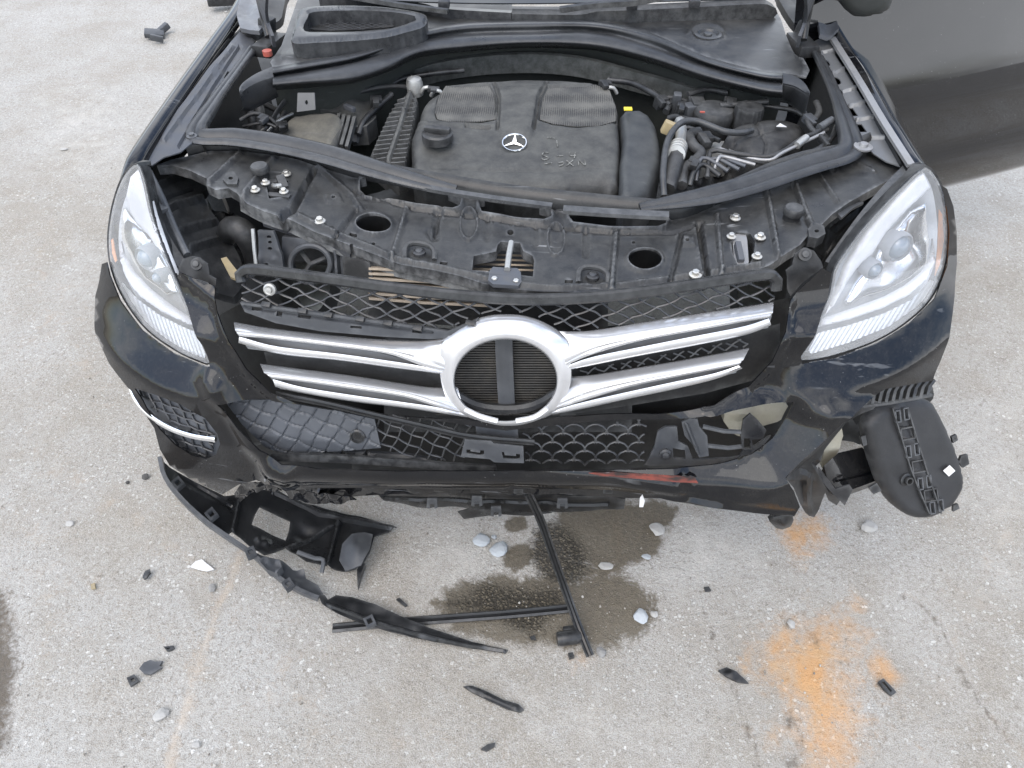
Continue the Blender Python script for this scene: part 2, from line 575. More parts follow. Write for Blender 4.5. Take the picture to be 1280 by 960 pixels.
def plastic(name, base=.03, rough=.5, dust=.5, dust_col=(.155, .155, .148), tint=(.97, 1, 1.08), scr=.35, grain=.25, seed=0.0, spec=.38, low=.12, wear=.3):
    t = NT(name)
    if base < .06: base *= .72; dust *= .78
    b1 = tuple(base * c for c in tint); b2 = tuple(base * 1.5 * c for c in tint)
    big = t.noise(9, 5, .62, t.mapping(loc=(seed, seed * 2, 0)))
    fine = t.noise(220, 3, .6)
    col = t.mix(t.rng(big, .35, .7), b1, b2)
    up = t.rng(t.upness(), .05, .9, .3, 1)
    patch = t.rng(t.noise(19, 8, .74, t.mapping(loc=(3 + seed, 1, 5))), .36, .74)
    d = t.math('MULTIPLY', t.math('MULTIPLY', patch, up), dust)
    d = t.math('ADD', d, t.math('MULTIPLY', up, dust * low))
    d = t.math('ADD', d, t.math('MULTIPLY', t.rng(fine, .5, .75), dust * .22), True)
    col = t.mix(d, col, dust_col)
    s = scratches(t, scr, 70, seed)
    s = t.math('MAXIMUM', s, t.math('MULTIPLY', t.rng(t.geo.outputs['Pointiness'], .525, .60), t.rng(t.noise(40, 4, .7), .35, .65, .1, .75)))
    col = t.mix(t.math('MULTIPLY', s, wear), col, (.26, .265, .265))
    r = t.math('ADD', t.math('MULTIPLY', d, .45), t.rng(big, .3, .7, rough - .08, rough + .08), True)
    h = t.math('ADD', t.math('MULTIPLY', fine, .6), t.math('MULTIPLY', t.noise(45, 4, .6), 1.0))
    t.bsdf(col, r, normal=t.bump(h, grain, .0012), spec=spec)
    return t.m

def paint(name, dust=.25, scr=.5, seed=0.0, ior=1.42, spec=.04):
    t = NT(name)
    patch = t.rng(t.noise(7, 6, .7, t.mapping(loc=(seed, 1, 4))), .45, .75)
    fine = t.rng(t.noise(170, 3, .6), .5, .78)
    up = t.rng(t.upness(), -.2, .9, .25, 1)
    d = t.math('MULTIPLY', t.math('ADD', t.math('MULTIPLY', patch, .55), t.math('MULTIPLY', fine, .35)), t.math('MULTIPLY', up, dust), True)
    s = scratches(t, scr, 85, seed)
    spk = t.math('MULTIPLY', t.rng(t.voro(95), .10, .05), t.rng(t.noise(9, 2), .52, .62))
    col = t.mix(d, (.0045, .0048, .006), (.17, .16, .14))
    col = t.mix(s, col, (.28, .29, .30))
    col = t.mix(t.math('MULTIPLY', spk, .6), col, (.35, .35, .34))
    r = t.math('ADD', t.math('MULTIPLY', d, .8), .07, True)
    r = t.math('ADD', r, t.math('MULTIPLY', s, .5), True)
    wav = t.noise(5.5, 2, .5)
    t.bsdf(col, r, normal=t.bump(wav, .10, .02), coat=1.0, coat_r=t.math('ADD', t.math('MULTIPLY', d, .5), .02, True), spec=spec, Coat_IOR=ior)
    return t.m

def metal(name, col, rough, metallic=1.0, seed=0.0, dirt=.2, dirt_col=(.12, .11, .09), scr=.2):
    t = NT(name)
    p = t.rng(t.noise(22, 6, .68, t.mapping(loc=(seed, 3, 1))), .45, .75)
    d = t.math('MULTIPLY', p, dirt)
    c = t.mix(d, col, dirt_col)
    s = scratches(t, scr, 90, seed)
    c = t.mix(s, c, tuple(min(1, q * .6) for q in col))
    t.bsdf(c, t.rng(p, 0, 1, rough, min(1, rough + .25)), t.rng(d, 0, 1, metallic, 0), normal=None)
    return t.m

def glass_lens(name, tint=(1, 1, 1), haze=.0):
    t = NT(name)
    tr = t.n.new('ShaderNodeBsdfTransparent'); tr.inputs[0].default_value = (*tint, 1)
    gl = t.n.new('ShaderNodeBsdfGlossy'); gl.inputs['Roughness'].default_value = .04
    gl.inputs['Color'].default_value = (.95, .97, 1, 1)
    lw = t.n.new('ShaderNodeLayerWeight'); lw.inputs['Blend'].default_value = .5
    fr = t.math('ADD', t.math('MULTIPLY', t.math('POWER', lw.outputs['Facing'], 4.0), .8), .035)
    m = t.n.new('ShaderNodeMixShader'); t.l.new(fr, m.inputs[0]); t.l.new(tr.outputs[0], m.inputs[1]); t.l.new(gl.outputs[0], m.inputs[2])
    df = t.n.new('ShaderNodeBsdfDiffuse'); df.inputs[0].default_value = (.72, .72, .70, 1)
    m2 = t.n.new('ShaderNodeMixShader')
    dirt = t.math('MULTIPLY', t.rng(t.noise(14, 6, .75), .25, .85, .25, .75), haze)
    t.l.new(dirt, m2.inputs[0]); t.l.new(m.outputs[0], m2.inputs[1]); t.l.new(df.outputs[0], m2.inputs[2])
    t.l.new(m2.outputs[0], t.out.inputs['Surface'])
    return t.m

def concrete():
    t = NT('worn_concrete')
    wet, rust, dark, pale, grit, mark = (t.attr(k) for k in ('wet', 'rust', 'dark', 'pale', 'grit', 'mark'))
    n_big = t.noise(1.1, 5, .62); n_mid = t.noise(8, 7, .72); n_fine = t.noise(75, 5, .7); n_vf = t.noise(340, 3, .6)
    nn = t.math('SUBTRACT', t.math('ADD', t.math('MULTIPLY', n_mid, .6), t.math('MULTIPLY', n_fine, .4)), .5)
    def edge(a, lo, hi, amt=.55):
        return t.rng(t.math('ADD', a, t.math('MULTIPLY', nn, amt)), lo, hi, smooth=True)
    nn2 = t.math('SUBTRACT', t.math('ADD', t.math('MULTIPLY', t.noise(15, 6, .7, t.mapping(loc=(2, 7, 3)), .6), .75), t.math('MULTIPLY', n_fine, .25)), .5)
    def edge2(a, lo, hi, amt):
        return t.rng(t.math('ADD', a, t.math('MULTIPLY', nn2, amt)), lo, hi, smooth=True)
    wetm = edge2(wet, .34, .56, 1.3); rustm = edge2(rust, .22, 1.15, 1.9); darkm = edge(dark, .35, .8, 1.6)
    palem = edge2(pale, .3, .9, 1.6); gritm = edge(grit, .3, .7, 1.4); markm = edge2(mark, .25, 1.0, 2.4)
    col = t.mix(t.rng(n_big, .40, .60), (.425, .415, .39), (.29, .262, .215))
    col = t.mix(t.rng(n_mid, .38, .70, 0, .8), col, (.42, .412, .39))
    col = t.mix(t.rng(t.noise(3.1, 7, .74, t.mapping(loc=(4, 9, 1))), .47, .72, 0, .8), col, (.27, .235, .185))
    # exposed stones where the skin has worn off
    worn = t.rng(t.noise(5.5, 6, .7, t.mapping(loc=(8, 2, 1))), .34, .60, .15, 1.0)
    dv = t.n.new('ShaderNodeVectorMath'); dv.operation = 'ADD'; t.l.new(t.tc, dv.inputs[0])
    dn_ = t.n.new('ShaderNodeVectorMath'); dn_.operation = 'SCALE'; dn_.inputs['Scale'].default_value = .009
    t.l.new(t.noise(130, 2, .5, color=True), dn_.inputs[0]); t.l.new(dn_.outputs[0], dv.inputs[1])
    v = t.n.new('ShaderNodeTexVoronoi'); v.inputs['Scale'].default_value = 122; t.l.new(dv.outputs[0], v.inputs['Vector'])
    sep = t.n.new('ShaderNodeSeparateColor'); t.l.new(v.outputs['Color'], sep.inputs[0])
    size = t.rng(t.math('POWER', sep.outputs[2], 2.5), 0, 1, .20, .75)
    body = t.rng(t.math('SUBTRACT', size, v.outputs['Distance']), -.03, .10)
    chip = t.math('MULTIPLY', t.math('MULTIPLY', t.rng(sep.outputs[0], .42, .48), body), worn)
    col = t.mix(t.math('MULTIPLY', chip, t.rng(sep.outputs[1], 0, 1, .45, 1.0)), col, (.78, .775, .745))
    chip2 = t.math('MULTIPLY', t.math('MULTIPLY', t.rng(sep.outputs[1], .74, .78), body), worn)
    col = t.mix(t.math('MULTIPLY', chip2, .75), col, (.17, .14, .105))
    pit = t.math('MULTIPLY', t.rng(n_fine, .56, .68), t.rng(n_vf, .42, .58))
    col = t.mix(t.math('MULTIPLY', pit, .85), col, (.11, .10, .085))
    col = t.mix(t.rng(n_fine, .44, .62, 0, .50), col, (.24, .215, .18))
    col = t.mix(t.rng(n_vf, .42, .68, 0, .50), col, (.22, .20, .17))
    col = t.mix(t.rng(n_vf, .56, .40, 0, .30), col, (.55, .54, .51))
    col = t.mix(t.math('MULTIPLY', palem, .55), col, (.56, .54, .50))
    col = t.mix(t.math('MULTIPLY', markm, .55), col, (.42, .335, .25))
    crk = t.math('MULTIPLY', pit, 0.0)
    gcol = t.mix(sep.outputs[0], (.045, .035, .022), (.20, .17, .12)); gcol = t.mix(t.rng(v.outputs['Distance'], .30, .60), gcol, (.022, .018, .012))
    rc = t.mix(t.rng(n_mid, .34, .66), (.62, .29, .07), (.47, .31, .17))
    rc = t.mix(t.math('MULTIPLY', chip, .35), rc, (.66, .45, .24)); rc = t.mix(t.math('MULTIPLY', pit, .6), rc, (.24, .11, .03))
    col = t.mix(t.math('MULTIPLY', rustm, t.rng(n_mid, .3, .62, .62, .95)), col, rc)
    col = t.mix(t.math('MULTIPLY', darkm, .85), col, t.mix(n_fine, (.03, .024, .016), (.14, .11, .08)))
    wc = t.mix(t.rng(n_fine, .35, .68), (.070, .056, .036), (.135, .112, .078)); wc = t.mix(t.rng(n_big, .42, .56, 0, .5), wc, (.16, .14, .105))
    wc = t.mix(t.math('MULTIPLY', chip, .35), wc, (.21, .185, .14))
    col = t.mix(t.math('MULTIPLY', wetm, .92), col, wc)
    col = t.mix(t.math('MULTIPLY', gritm, .9), col, gcol)
    h = t.math('ADD', t.math('MULTIPLY', n_fine, .9), t.math('MULTIPLY', n_vf, .45))
    h = t.math('ADD', h, t.math('MULTIPLY', chip, .3)); 
    h = t.math('ADD', h, t.math('MULTIPLY', t.math('MULTIPLY', t.rng(v.outputs['Distance'], .6, .1), gritm), 1.0))
    r = t.math('SUBTRACT', .93, t.math('MULTIPLY', wetm, .42), True)
    t.bsdf(col, r, normal=t.bump(h, 1.0, .006), spec=.35)
    return t.m

M = dict(
    paint=paint('black_paint', .22, .45), paint_b=paint('black_paint_scuffed', .42, 1.0, 4.0),
    plas=plastic('black_plastic', .011, .42, .20), plas_d=plastic('dusty_plastic', .016, .46, .40, seed=2.0, scr=.3),
    plas_g=plastic('grey_plastic', .055, .40, .18, seed=5.0, tint=(.93, 1, 1.12)), plas_s=plastic('satin_plastic', .022, .30, .12, seed=7., tint=(.95, 1, 1.15)),
    eng=plastic('engine_plastic', .018, .46, .52, dust_col=(.165, .165, .150), seed=9., low=.4), panel=plastic('panel_plastic', .014, .32, .36, dust_col=(.175, .175, .165), seed=11., scr=1.0, low=.12, wear=.9),
    rub=plastic('rubber_seal', .020, .28, .24, dust_col=(.17, .175, .18), seed=13., scr=.45, low=.35, tint=(.94, 1, 1.1)), rub_d=plastic('dark_rubber', .014, .45, .2, seed=15.),
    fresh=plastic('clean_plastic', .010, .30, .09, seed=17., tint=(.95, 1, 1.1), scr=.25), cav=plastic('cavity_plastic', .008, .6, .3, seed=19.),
    beam=plastic('tan_beam', .30, .6, .3, seed=21., tint=(1.05, 1, .8)),
    chrome=metal('satin_silver', (.88, .885, .89), .26, .80, dirt=.015, scr=.0), bright=metal('bright_chrome', (.85, .86, .87), .07, 1, dirt=.1, scr=.05),
    zinc=metal('zinc_bolt', (.62, .60, .55), .36, .9, dirt=.45), alu=metal('aluminium', (.48, .48, .46), .45, .85, dirt=.5),
    steel=metal('grey_painted_steel', (.30, .30, .30), .36, .45, dirt=.35, dirt_col=(.16, .15, .13), scr=.5), dsteel=metal('dark_painted_steel', (.075, .08, .09), .36, .1, dirt=.4, scr=.7),
    fins=metal('radiator_fins', (.05, .048, .045), .55, .5, dirt=.6), tan=metal('condenser_tube', (.42, .35, .27), .55, .4, dirt=.5),
    silver=metal('lamp_reflector', (.86, .87, .88), .16, .95, dirt=.05, scr=.0), white=plastic('white_plastic', .62, .4, .1, tint=(1, 1, 1), scr=.05),
    lens=glass_lens('clear_lens', (.97, .98, 1), .26), amber=plastic('amber_reflector', .5, .25, .05, tint=(1.1, .42, .12), scr=0.), yellow=plastic('yellow_tag', .6, .5, .1, tint=(1.15, .9, .05), scr=.05),
    red=plastic('red_plastic', .4, .4, .2, tint=(.85, .16, .10)), ochre=plastic('ochre_part', .25, .6, .4, tint=(1.2, .95, .5)),
    stone=plastic('pale_stone', .33, .85, .35, dust_col=(.30, .28, .24), tint=(1, .99, .95), scr=0., grain=.7), stone_b=plastic('bluish_stone', .34, .85, .3, dust_col=(.34, .34, .33), tint=(.92, 1, 1.06), scr=0., grain=.7),
    tyre=plastic('tyre_rubber', .02, .8, .5),
)

M['plas_g2'] = plastic('resonator_plastic', .028, .45, .42, dust_col=(.14, .145, .14), seed=25., tint=(.9, 1, 1.12), low=.3)
M['eng2'] = plastic('dust_caked_plastic', .04, .65, .85, dust_col=(.17, .16, .13), seed=27., low=.55)
t_ = NT('honeycomb_screen')
v_ = t_.voro(190, rand=.10)
t_.bsdf(t_.mix(t_.rng(v_, .26, .44), (.006, .006, .007), t_.mix(t_.rng(t_.noise(14, 4), .35, .65), (.05, .05, .048), (.115, .112, .10))), .7, normal=t_.bump(v_, .8, .002))
M['engmesh'] = t_.m
t_ = NT('chalk'); t_.bsdf(t_.mix(t_.rng(t_.noise(150, 4, .7), .4, .62), (.06, .06, .055), (.26, .26, .24)), .9); M['chalk'] = t_.m
t_ = NT('windscreen_glass'); t_.bsdf((.03, .036, .04), .04, coat=1.0); M['screen'] = t_.m

M['paint_d'] = paint('door_paint', .03, .06, 8.0, 1.52, .08)
M['mirror'] = plastic('mirror_shell', .03, .45, .2, seed=31., tint=(.9, 1, .95), scr=.05)
M['fresh2'] = plastic('cover_plastic', .020, .45, .22, seed=33., scr=.4, dust_col=(.12, .12, .12))
M['stone_g'] = plastic('grey_stone', .20, .85, .4, dust_col=(.22, .21, .19), tint=(1, .99, .96), scr=0., grain=.7, seed=3.)
M['stone_d'] = plastic('dark_stone', .05, .8, .4, dust_col=(.12, .11, .10), tint=(1, .98, .95), scr=0., grain=.7, seed=4.)
t_ = NT('loose_grit'); t_.bsdf(t_.mix(t_.rng(t_.noise(90, 3), .35, .65), (.16, .14, .115), (.46, .44, .40)), .9); M['grit'] = t_.m

M['lampgrey'] = plastic('lamp_housing', .30, .35, .1, tint=(.96, 1, 1.04), scr=0.)
M['lampflute'] = metal('lamp_flutes', (.70, .71, .71), .30, .6, dirt=.2, scr=.0)

t_ = NT('red_scuff'); t_.bsdf(t_.mix(t_.rng(t_.noise(60, 5, .7, t_.mapping(scale=(.25, 1, 1))), .40, .62), (.015, .010, .010), (.22, .045, .03)), .3, coat=.6); M['scar'] = t_.m
M['pil'] = metal('pillar_paint', (.12, .125, .135), .35, .2, dirt=.3, scr=.3)
M['flange'] = metal('flange_steel', (.17, .175, .18), .32, .35, dirt=.35, dirt_col=(.10, .10, .09), scr=.6)

M['quilt'] = plastic('closed_mesh_plastic', .062, .42, .2, seed=41., tint=(.92, 1, 1.14), scr=.2, wear=.1)
M['fwall'] = plastic('insulation', .030, .75, .55, seed=43., tint=(.92, 1.04, .95), dust_col=(.085, .09, .08), low=.4, grain=.6)

t_ = NT('satin_silver_clean'); t_.bsdf(t_.mix(t_.rng(t_.noise(30, 5, .65), .5, .8), (.68, .685, .695), (.58, .585, .595)), .25, .70); M['chrome'] = t_.m
M['slotgrey'] = plastic('slot_insert', .16, .35, .1, seed=51., tint=(.97, 1, 1.03), scr=.1)

# ------------------------------------------------------------------ ground
def axis(lo, hi, fine, far):
    c = np.arange(lo, hi + fine / 2, fine); k = [fine]; a = []; x = 0
    s = fine
    while x < far: s *= 1.35; x += s; a.append(x)
    a = np.array(a)
    return np.r_[(lo - a)[::-1], c, hi + a]
gx = axis(-1.75, 1.85, .012, 60); gy = axis(-.62, 1.6, .012, 60)
GX, GY = np.meshgrid(gx, gy)
GP = np.stack([GX.ravel(), GY.ravel()], 1)
def gpt(p):
    p = np.asarray(p, float); return PZ(p[:, 0], p[:, 1], np.zeros(len(p)))[:, :2]
def blob(poly, soft):
    """1 well inside the sighted outline, .5 on it, 0 outside"""
    q = gpt(cat(poly, 12, True)); d = pdist(GP, q, True); s = np.where(inside(GP, q), d, -d)
    return np.clip(.5 + s / (2 * soft), 0, 1)
def streak(line, w):
    q = gpt(line); return np.clip(1 - pdist(GP, q) / w, 0, 1)
A = {k: np.zeros(len(GP)) for k in ('wet', 'rust', 'dark', 'pale', 'grit', 'mark')}
def add(k, v, s=1.0): A[k] = np.maximum(A[k], v * s)
add('wet', blob([(700, 640), (760, 632), (835, 628), (838, 650), (825, 672), (820, 692), (790, 702), (745, 705), (715, 690), (700, 665)], .05))
add('wet', blob([(632, 652), (655, 645), (662, 656), (650, 666), (634, 664)], .02), .9)
add('wet', blob([(634, 684), (658, 682), (664, 700), (650, 712), (632, 708)], .035))
add('wet', blob([(545, 752), (575, 735), (610, 722), (650, 726), (700, 722), (740, 722), (775, 718), (800, 735), (818, 748), (812, 770), (800, 790), (770, 806), (735, 808), (700, 805), (650, 800), (600, 790), (560, 778)], .06))
add('wet', blob([(690, 690), (735, 700), (780, 690), (790, 715), (760, 728), (700, 725)], .04), .62)
add('grit', blob([(668, 662), (690, 652), (712, 660), (730, 688), (735, 712), (715, 728), (685, 726), (666, 706)], .05))
add('grit', blob([(545, 750), (575, 738), (610, 724), (660, 726), (708, 732), (712, 758), (690, 775), (670, 800), (620, 780), (560, 768)], .05), .75)
add('rust', blob([(945, 815), (960, 800), (985, 785), (1010, 775), (1055, 770), (1072, 790), (1068, 820), (1062, 850), (1070, 880), (1080, 910), (1065, 940), (1060, 975), (1030, 975), (1010, 940), (990, 900), (975, 872), (955, 845)], .10), 1.05)
add('rust', blob([(972, 660), (990, 648), (1020, 645), (1036, 660), (1030, 675), (1012, 690), (1000, 702), (985, 685)], .06), 1.05)
add('rust', blob([(1088, 825), (1105, 818), (1120, 838), (1130, 850), (1118, 858), (1098, 850)], .04), 1.15)
add('rust', blob([(1050, 745), (1080, 738), (1092, 765), (1080, 790), (1055, 775)], .07), .6)
add('rust', blob([(1070, 860), (1110, 850), (1120, 900), (1100, 935), (1075, 910)], .09), .52)
add('rust', blob([(945, 880), (985, 885), (1000, 930), (975, 950), (945, 930)], .08), .5)
add('rust', blob([(710, 805), (740, 806), (745, 825), (730, 840), (712, 828)], .04), .45)
add('rust', blob([(625, 915), (640, 915), (645, 940), (630, 940)], .04), .3)
add('dark', blob([(1005, 783), (1020, 785), (1032, 798), (1022, 808), (1008, 800)], .03), .75)
add('dark', blob([(978, 885), (990, 890), (1000, 900), (990, 915), (978, 908)], .03), .8)
add('dark', blob([(1000, 905), (1010, 920), (1006, 945), (992, 930)], .03), .7)
add('dark', blob([(1100, 905), (1112, 915), (1108, 935), (1096, 925)], .03), .55)
add('dark', blob([(975, 940), (1000, 945), (1010, 960), (985, 965)], .03), .7)
add('dark', blob([(980, 775), (992, 773), (998, 782), (985, 788)], .02), .8)
add('dark', blob([(-60, 735), (5, 740), (18, 790), (22, 840), (14, 890), (8, 935), (-60, 950)], .05), .95)
add('dark', blob([(950, 730), (1000, 722), (1025, 735), (1000, 750), (960, 748)], .07), .42)
add('dark', blob([(180, 595), (215, 580), (225, 600), (195, 612)], .06), .35)
add('mark', streak([(304, 680), (290, 720), (272, 760), (262, 790), (238, 860), (222, 910), (207, 970)], .030), .80)
add('mark', blob([(215, 780), (262, 800), (245, 850), (222, 900), (200, 860)], .09), .42)
add('mark', blob([(10, 620), (60, 650), (110, 740), (90, 800), (30, 780)], .14), .45)
add('mark', blob([(330, 720), (420, 800), (380, 900), (300, 880)], .16), .40)
add('mark', streak([(70, 655), (125, 735), (190, 790), (240, 840)], .05), .38)
add('mark', streak([(770, 640), (772, 700)], .03), .8)
add('mark', streak([(1135, 745), (1185, 780), (1215, 850), (1260, 920), (1290, 950)], .03), .45)
add('dark', streak([(862, 720), (872, 740), (884, 780), (900, 832)], .010), .62)
add('dark', streak([(912, 850), (925, 880), (936, 915), (950, 960)], .020), .62)
add('dark', streak([(1128, 745), (1160, 760), (1185, 800), (1200, 840), (1228, 880), (1262, 925)], .018), .60)
add('dark', streak([(1068, 770), (1058, 800), (1050, 836)], .012), .55)
add('mark', streak([(880, 700), (920, 800), (950, 900)], .03), .3)
add('pale', streak([(300, 690), (285, 735), (262, 790), (238, 862), (205, 970)], .016), .75)
add('pale', streak([(1280, 440), (1205, 560), (1160, 640)], .03), .5)
add('pale', blob([(560, 650), (640, 660), (650, 715), (590, 735), (520, 740), (500, 690)], .14), .75)
add('pale', blob([(840, 640), (950, 660), (940, 740), (860, 760), (815, 720)], .14), .7)
add('pale', blob([(20, 120), (140, 90), (180, 200), (60, 240)], .3), .6)
add('pale', blob([(640, 840), (760, 850), (880, 900), (800, 960), (640, 940)], .16), .55)
add('pale', blob([(1180, 560), (1290, 480), (1300, 760), (1220, 740)], .2), .6)
add('mark', blob([(480, 860), (560, 880), (560, 960), (470, 960)], .14), .45)
add('mark', blob([(880, 780), (930, 760), (940, 860), (890, 880)], .10), .35)
add('mark', blob([(10, 260), (100, 320), (110, 480), (20, 560)], .2), .4)
add('dark', blob([(110, 555), (130, 545), (140, 570), (118, 580)], .05), .35)
add('pale', blob([(560, 800), (620, 792), (660, 815), (640, 850), (580, 850)], .12), .6)
def crack(line, w=.006): add('dark', streak(dense(line, 10, False) + np.stack([noise2(np.arange(len(dense(line, 10, False))) * 10, np.zeros(len(dense(line, 10, False))), 14, 3) * 3] * 2, 1), .013), w)
crack([(70, 113), (150, 107), (235, 101)], .62)
crack([(140, 3), (200, 8), (262, 9)], .5)
crack([(0, 228), (50, 255), (105, 285)], .5)
crack([(1130, 745), (1170, 770), (1195, 820), (1225, 880), (1262, 930)], .55)
crack([(875, 735), (905, 830), (925, 890), (940, 960)], .5)
for L, w, a in (([(60, 640), (110, 700), (170, 760), (235, 800)], .016, .50), ([(0, 690), (60, 650), (120, 600), (170, 565)], .014, .46), ([(1275, 420), (1235, 490), (1200, 560), (1168, 620)], .012, .5), ([(330, 960), (350, 900), (385, 850)], .012, .5), ([(700, 960), (760, 920), (850, 905)], .011, .46),
                ([(0, 470), (60, 450), (118, 410)], .014, .48), ([(30, 30), (90, 50), (160, 60)], .02, .45), ([(500, 800), (470, 870), (480, 950)], .010, .45), ([(1100, 700), (1150, 720), (1240, 700)], .010, .45)):
    q = dense(L, 9, False); i = np.arange(len(q)) * 9.0
    add('dark', streak(q + np.stack([noise2(i, i * 0, 16, int(L[0][0])) * 5, noise2(i, i * 0 + 9, 14, int(L[0][1])) * 5], 1), w), a)
for L, w, a in (([(40, 560), (160, 640), (300, 760), (420, 960)], .10, .36), ([(0, 330), (90, 420), (150, 520)], .09, .34), ([(1290, 620), (1200, 760), (1150, 960)], .11, .34)):
    add('mark', streak(L, w), a)
nx, ny = len(gx), len(gy)
idx = np.arange(nx * ny).reshape(ny, nx)
gf = np.stack([idx[:-1, :-1], idx[:-1, 1:], idx[1:, 1:], idx[1:, :-1]], -1).reshape(-1, 4)
gz = .0025 * noise2(GX.ravel() * 100, GY.ravel() * 100, 22, 5) * (np.hypot(GX.ravel(), GY.ravel()) < 4)
ground = mesh_obj('ground', np.stack([GX.ravel(), GY.ravel(), gz - .002], 1), gf, concrete())
for k, v in A.items():
    at = ground.data.attributes.new(k, 'FLOAT', 'POINT'); at.data.foreach_set('value', v.astype(np.float32))
tag(ground, 'worn pale concrete yard with oil and rust stains', kind='structure')

# ================================================================== the car
car = empty('wrecked_car')
tag(car, 'black wrecked car with bare engine bay and broken front bumper', 'car')

def pz(pts, z):
    p = np.asarray(pts, float)
    return PZ(p[:, 0], p[:, 1], np.broadcast_to(np.asarray(z, float), len(p)) if not callable(z) else z(p[:, 0], p[:, 1]))
def pf(pts, off=0.0):
    p = np.asarray(pts, float); return PF(p[:, 0], p[:, 1], off)
def py_(pts, y):
    p = np.asarray(pts, float); return PY(p[:, 0], p[:, 1], np.broadcast_to(np.asarray(y, float), len(p)))
def ptz(pts):
    """(px,py,z) triples"""
    p = np.asarray(pts, float); return PZ(p[:, 0], p[:, 1], p[:, 2])

# ---------------------------------------------------------------- bumper cover
HL = [(171, 206), (158, 216), (148, 236), (140, 265), (136, 300), (140, 335), (155, 372), (183, 410), (220, 437), (250, 451), (262, 453), (255, 432),
      (244, 408), (228, 370), (206, 318), (190, 270), (180, 226)]
HR = [(1162, 212), (1150, 214), (1115, 247), (1076, 290), (1046, 332), (1041, 350), (1036, 372), (1018, 412), (1003, 442), (1003, 450), (1040, 444), (1092, 426),
      (1132, 402), (1163, 372), (1180, 332), (1184, 290), (1178, 240)]
bump_out = [(127, 330), (133, 328), (137, 345), (150, 376), (178, 414), (216, 442), (250, 456), (265, 457), (258, 430), (246, 406), (232, 376), (222, 346), (226, 339), (268, 358),
            (273, 388), (288, 425), (310, 460), (340, 490), (380, 506), (440, 515), (520, 522), (632, 528), (740, 519), (820, 511), (890, 499), (935, 481),
            (964, 450), (980, 412), (987, 374), (1028, 336), (1039, 341), (1035, 372), (1016, 412), (1000, 444), (1002, 455), (1045, 448), (1096, 430),
            (1137, 405), (1168, 374), (1184, 332), (1187, 290), (1184, 262), (1177, 232), (1184, 236), (1192, 258), (1196, 290), (1196, 330), (1191, 370), (1182, 410), (1173, 450), (1166, 476),
            (1138, 480), (1105, 483), (1082, 494), (1062, 504), (1046, 516), (1012, 549), (976, 586), (986, 602), (993, 620), (986, 632), (940, 628), (880, 621), (800, 612), (700, 609),
            (560, 609), (450, 608), (392, 609), (356, 614), (342, 606), (320, 600), (298, 606), (278, 618), (242, 601), (212, 582), (200, 562), (193, 535),
            (178, 512), (160, 484), (140, 452), (126, 412), (121, 370)]
low_hole = [(276, 502), (330, 498), (390, 506), (470, 516), (560, 528), (632, 538), (740, 527), (830, 516), (890, 507), (950, 499), (990, 500), (984, 520), (966, 548), (940, 568),
            (900, 580), (860, 584), (640, 585), (500, 585), (400, 582), (356, 576), (327, 560), (299, 532)]
fog_hole = [(170, 484), (195, 489), (228, 502), (256, 522), (272, 543), (275, 555), (270, 568), (258, 574), (240, 570), (218, 556), (200, 537), (184, 512)]
def ramp(line, w, h, x0, x1):
    L = cat(line, 6)
    return lambda P: h * np.clip(pdist(P, L) / w, 0, 1) * sstep(x0, x1, P[:, 0]) * sstep(484, 512, P[:, 1])
def ramp_in(line, w, h, y0, y1, s):
    L = cat(line, 6)
    return lambda P: h * np.clip(pdist(P, L) / w, 0, 1) * (1 - np.clip((pdist(P, L) - w) / (w * .8), 0, 1)) * sstep(y0, y1, P[:, 1]) * (sstep(300, 250, P[:, 0]) if s < 0 else sstep(960, 1010, P[:, 0]))
rel = [ramp([(700, 585), (800, 585), (860, 584), (900, 580), (940, 568), (966, 548), (984, 520), (992, 498)], 40, .042, 740, 880),
       ramp_in([(133, 330), (137, 345), (150, 376), (178, 414), (216, 442), (250, 456)], 38, .022, 340, 400, -1), ramp_in([(1002, 455), (1045, 448), (1096, 430), (1137, 405), (1168, 374), (1184, 332)], 38, .022, 330, 400, 1),
       groove([(342, 588), (500, 594), (640, 595), (760, 596), (840, 600)], 26, .021),
              groove([(262, 470), (290, 512), (322, 560), (360, 590)], 20, .014),
       groove([(226, 339), (268, 372), (290, 430), (318, 474), (350, 500), (420, 519)], 9, .008),
       groove([(987, 374), (980, 420), (962, 458), (930, 487), (885, 506)], 9, .008),
       groove([(640, 605), (860, 612), (985, 628)], 5, -.004), groove([(380, 605), (640, 604)], 4, -.003),
       rough(38, .0012, 2)]
bumper = sheet('bumper_cover', bump_out, mf(0.0), M['paint'], car, [low_hole, fog_hole], rel, 6.5, .004, sharp=50)

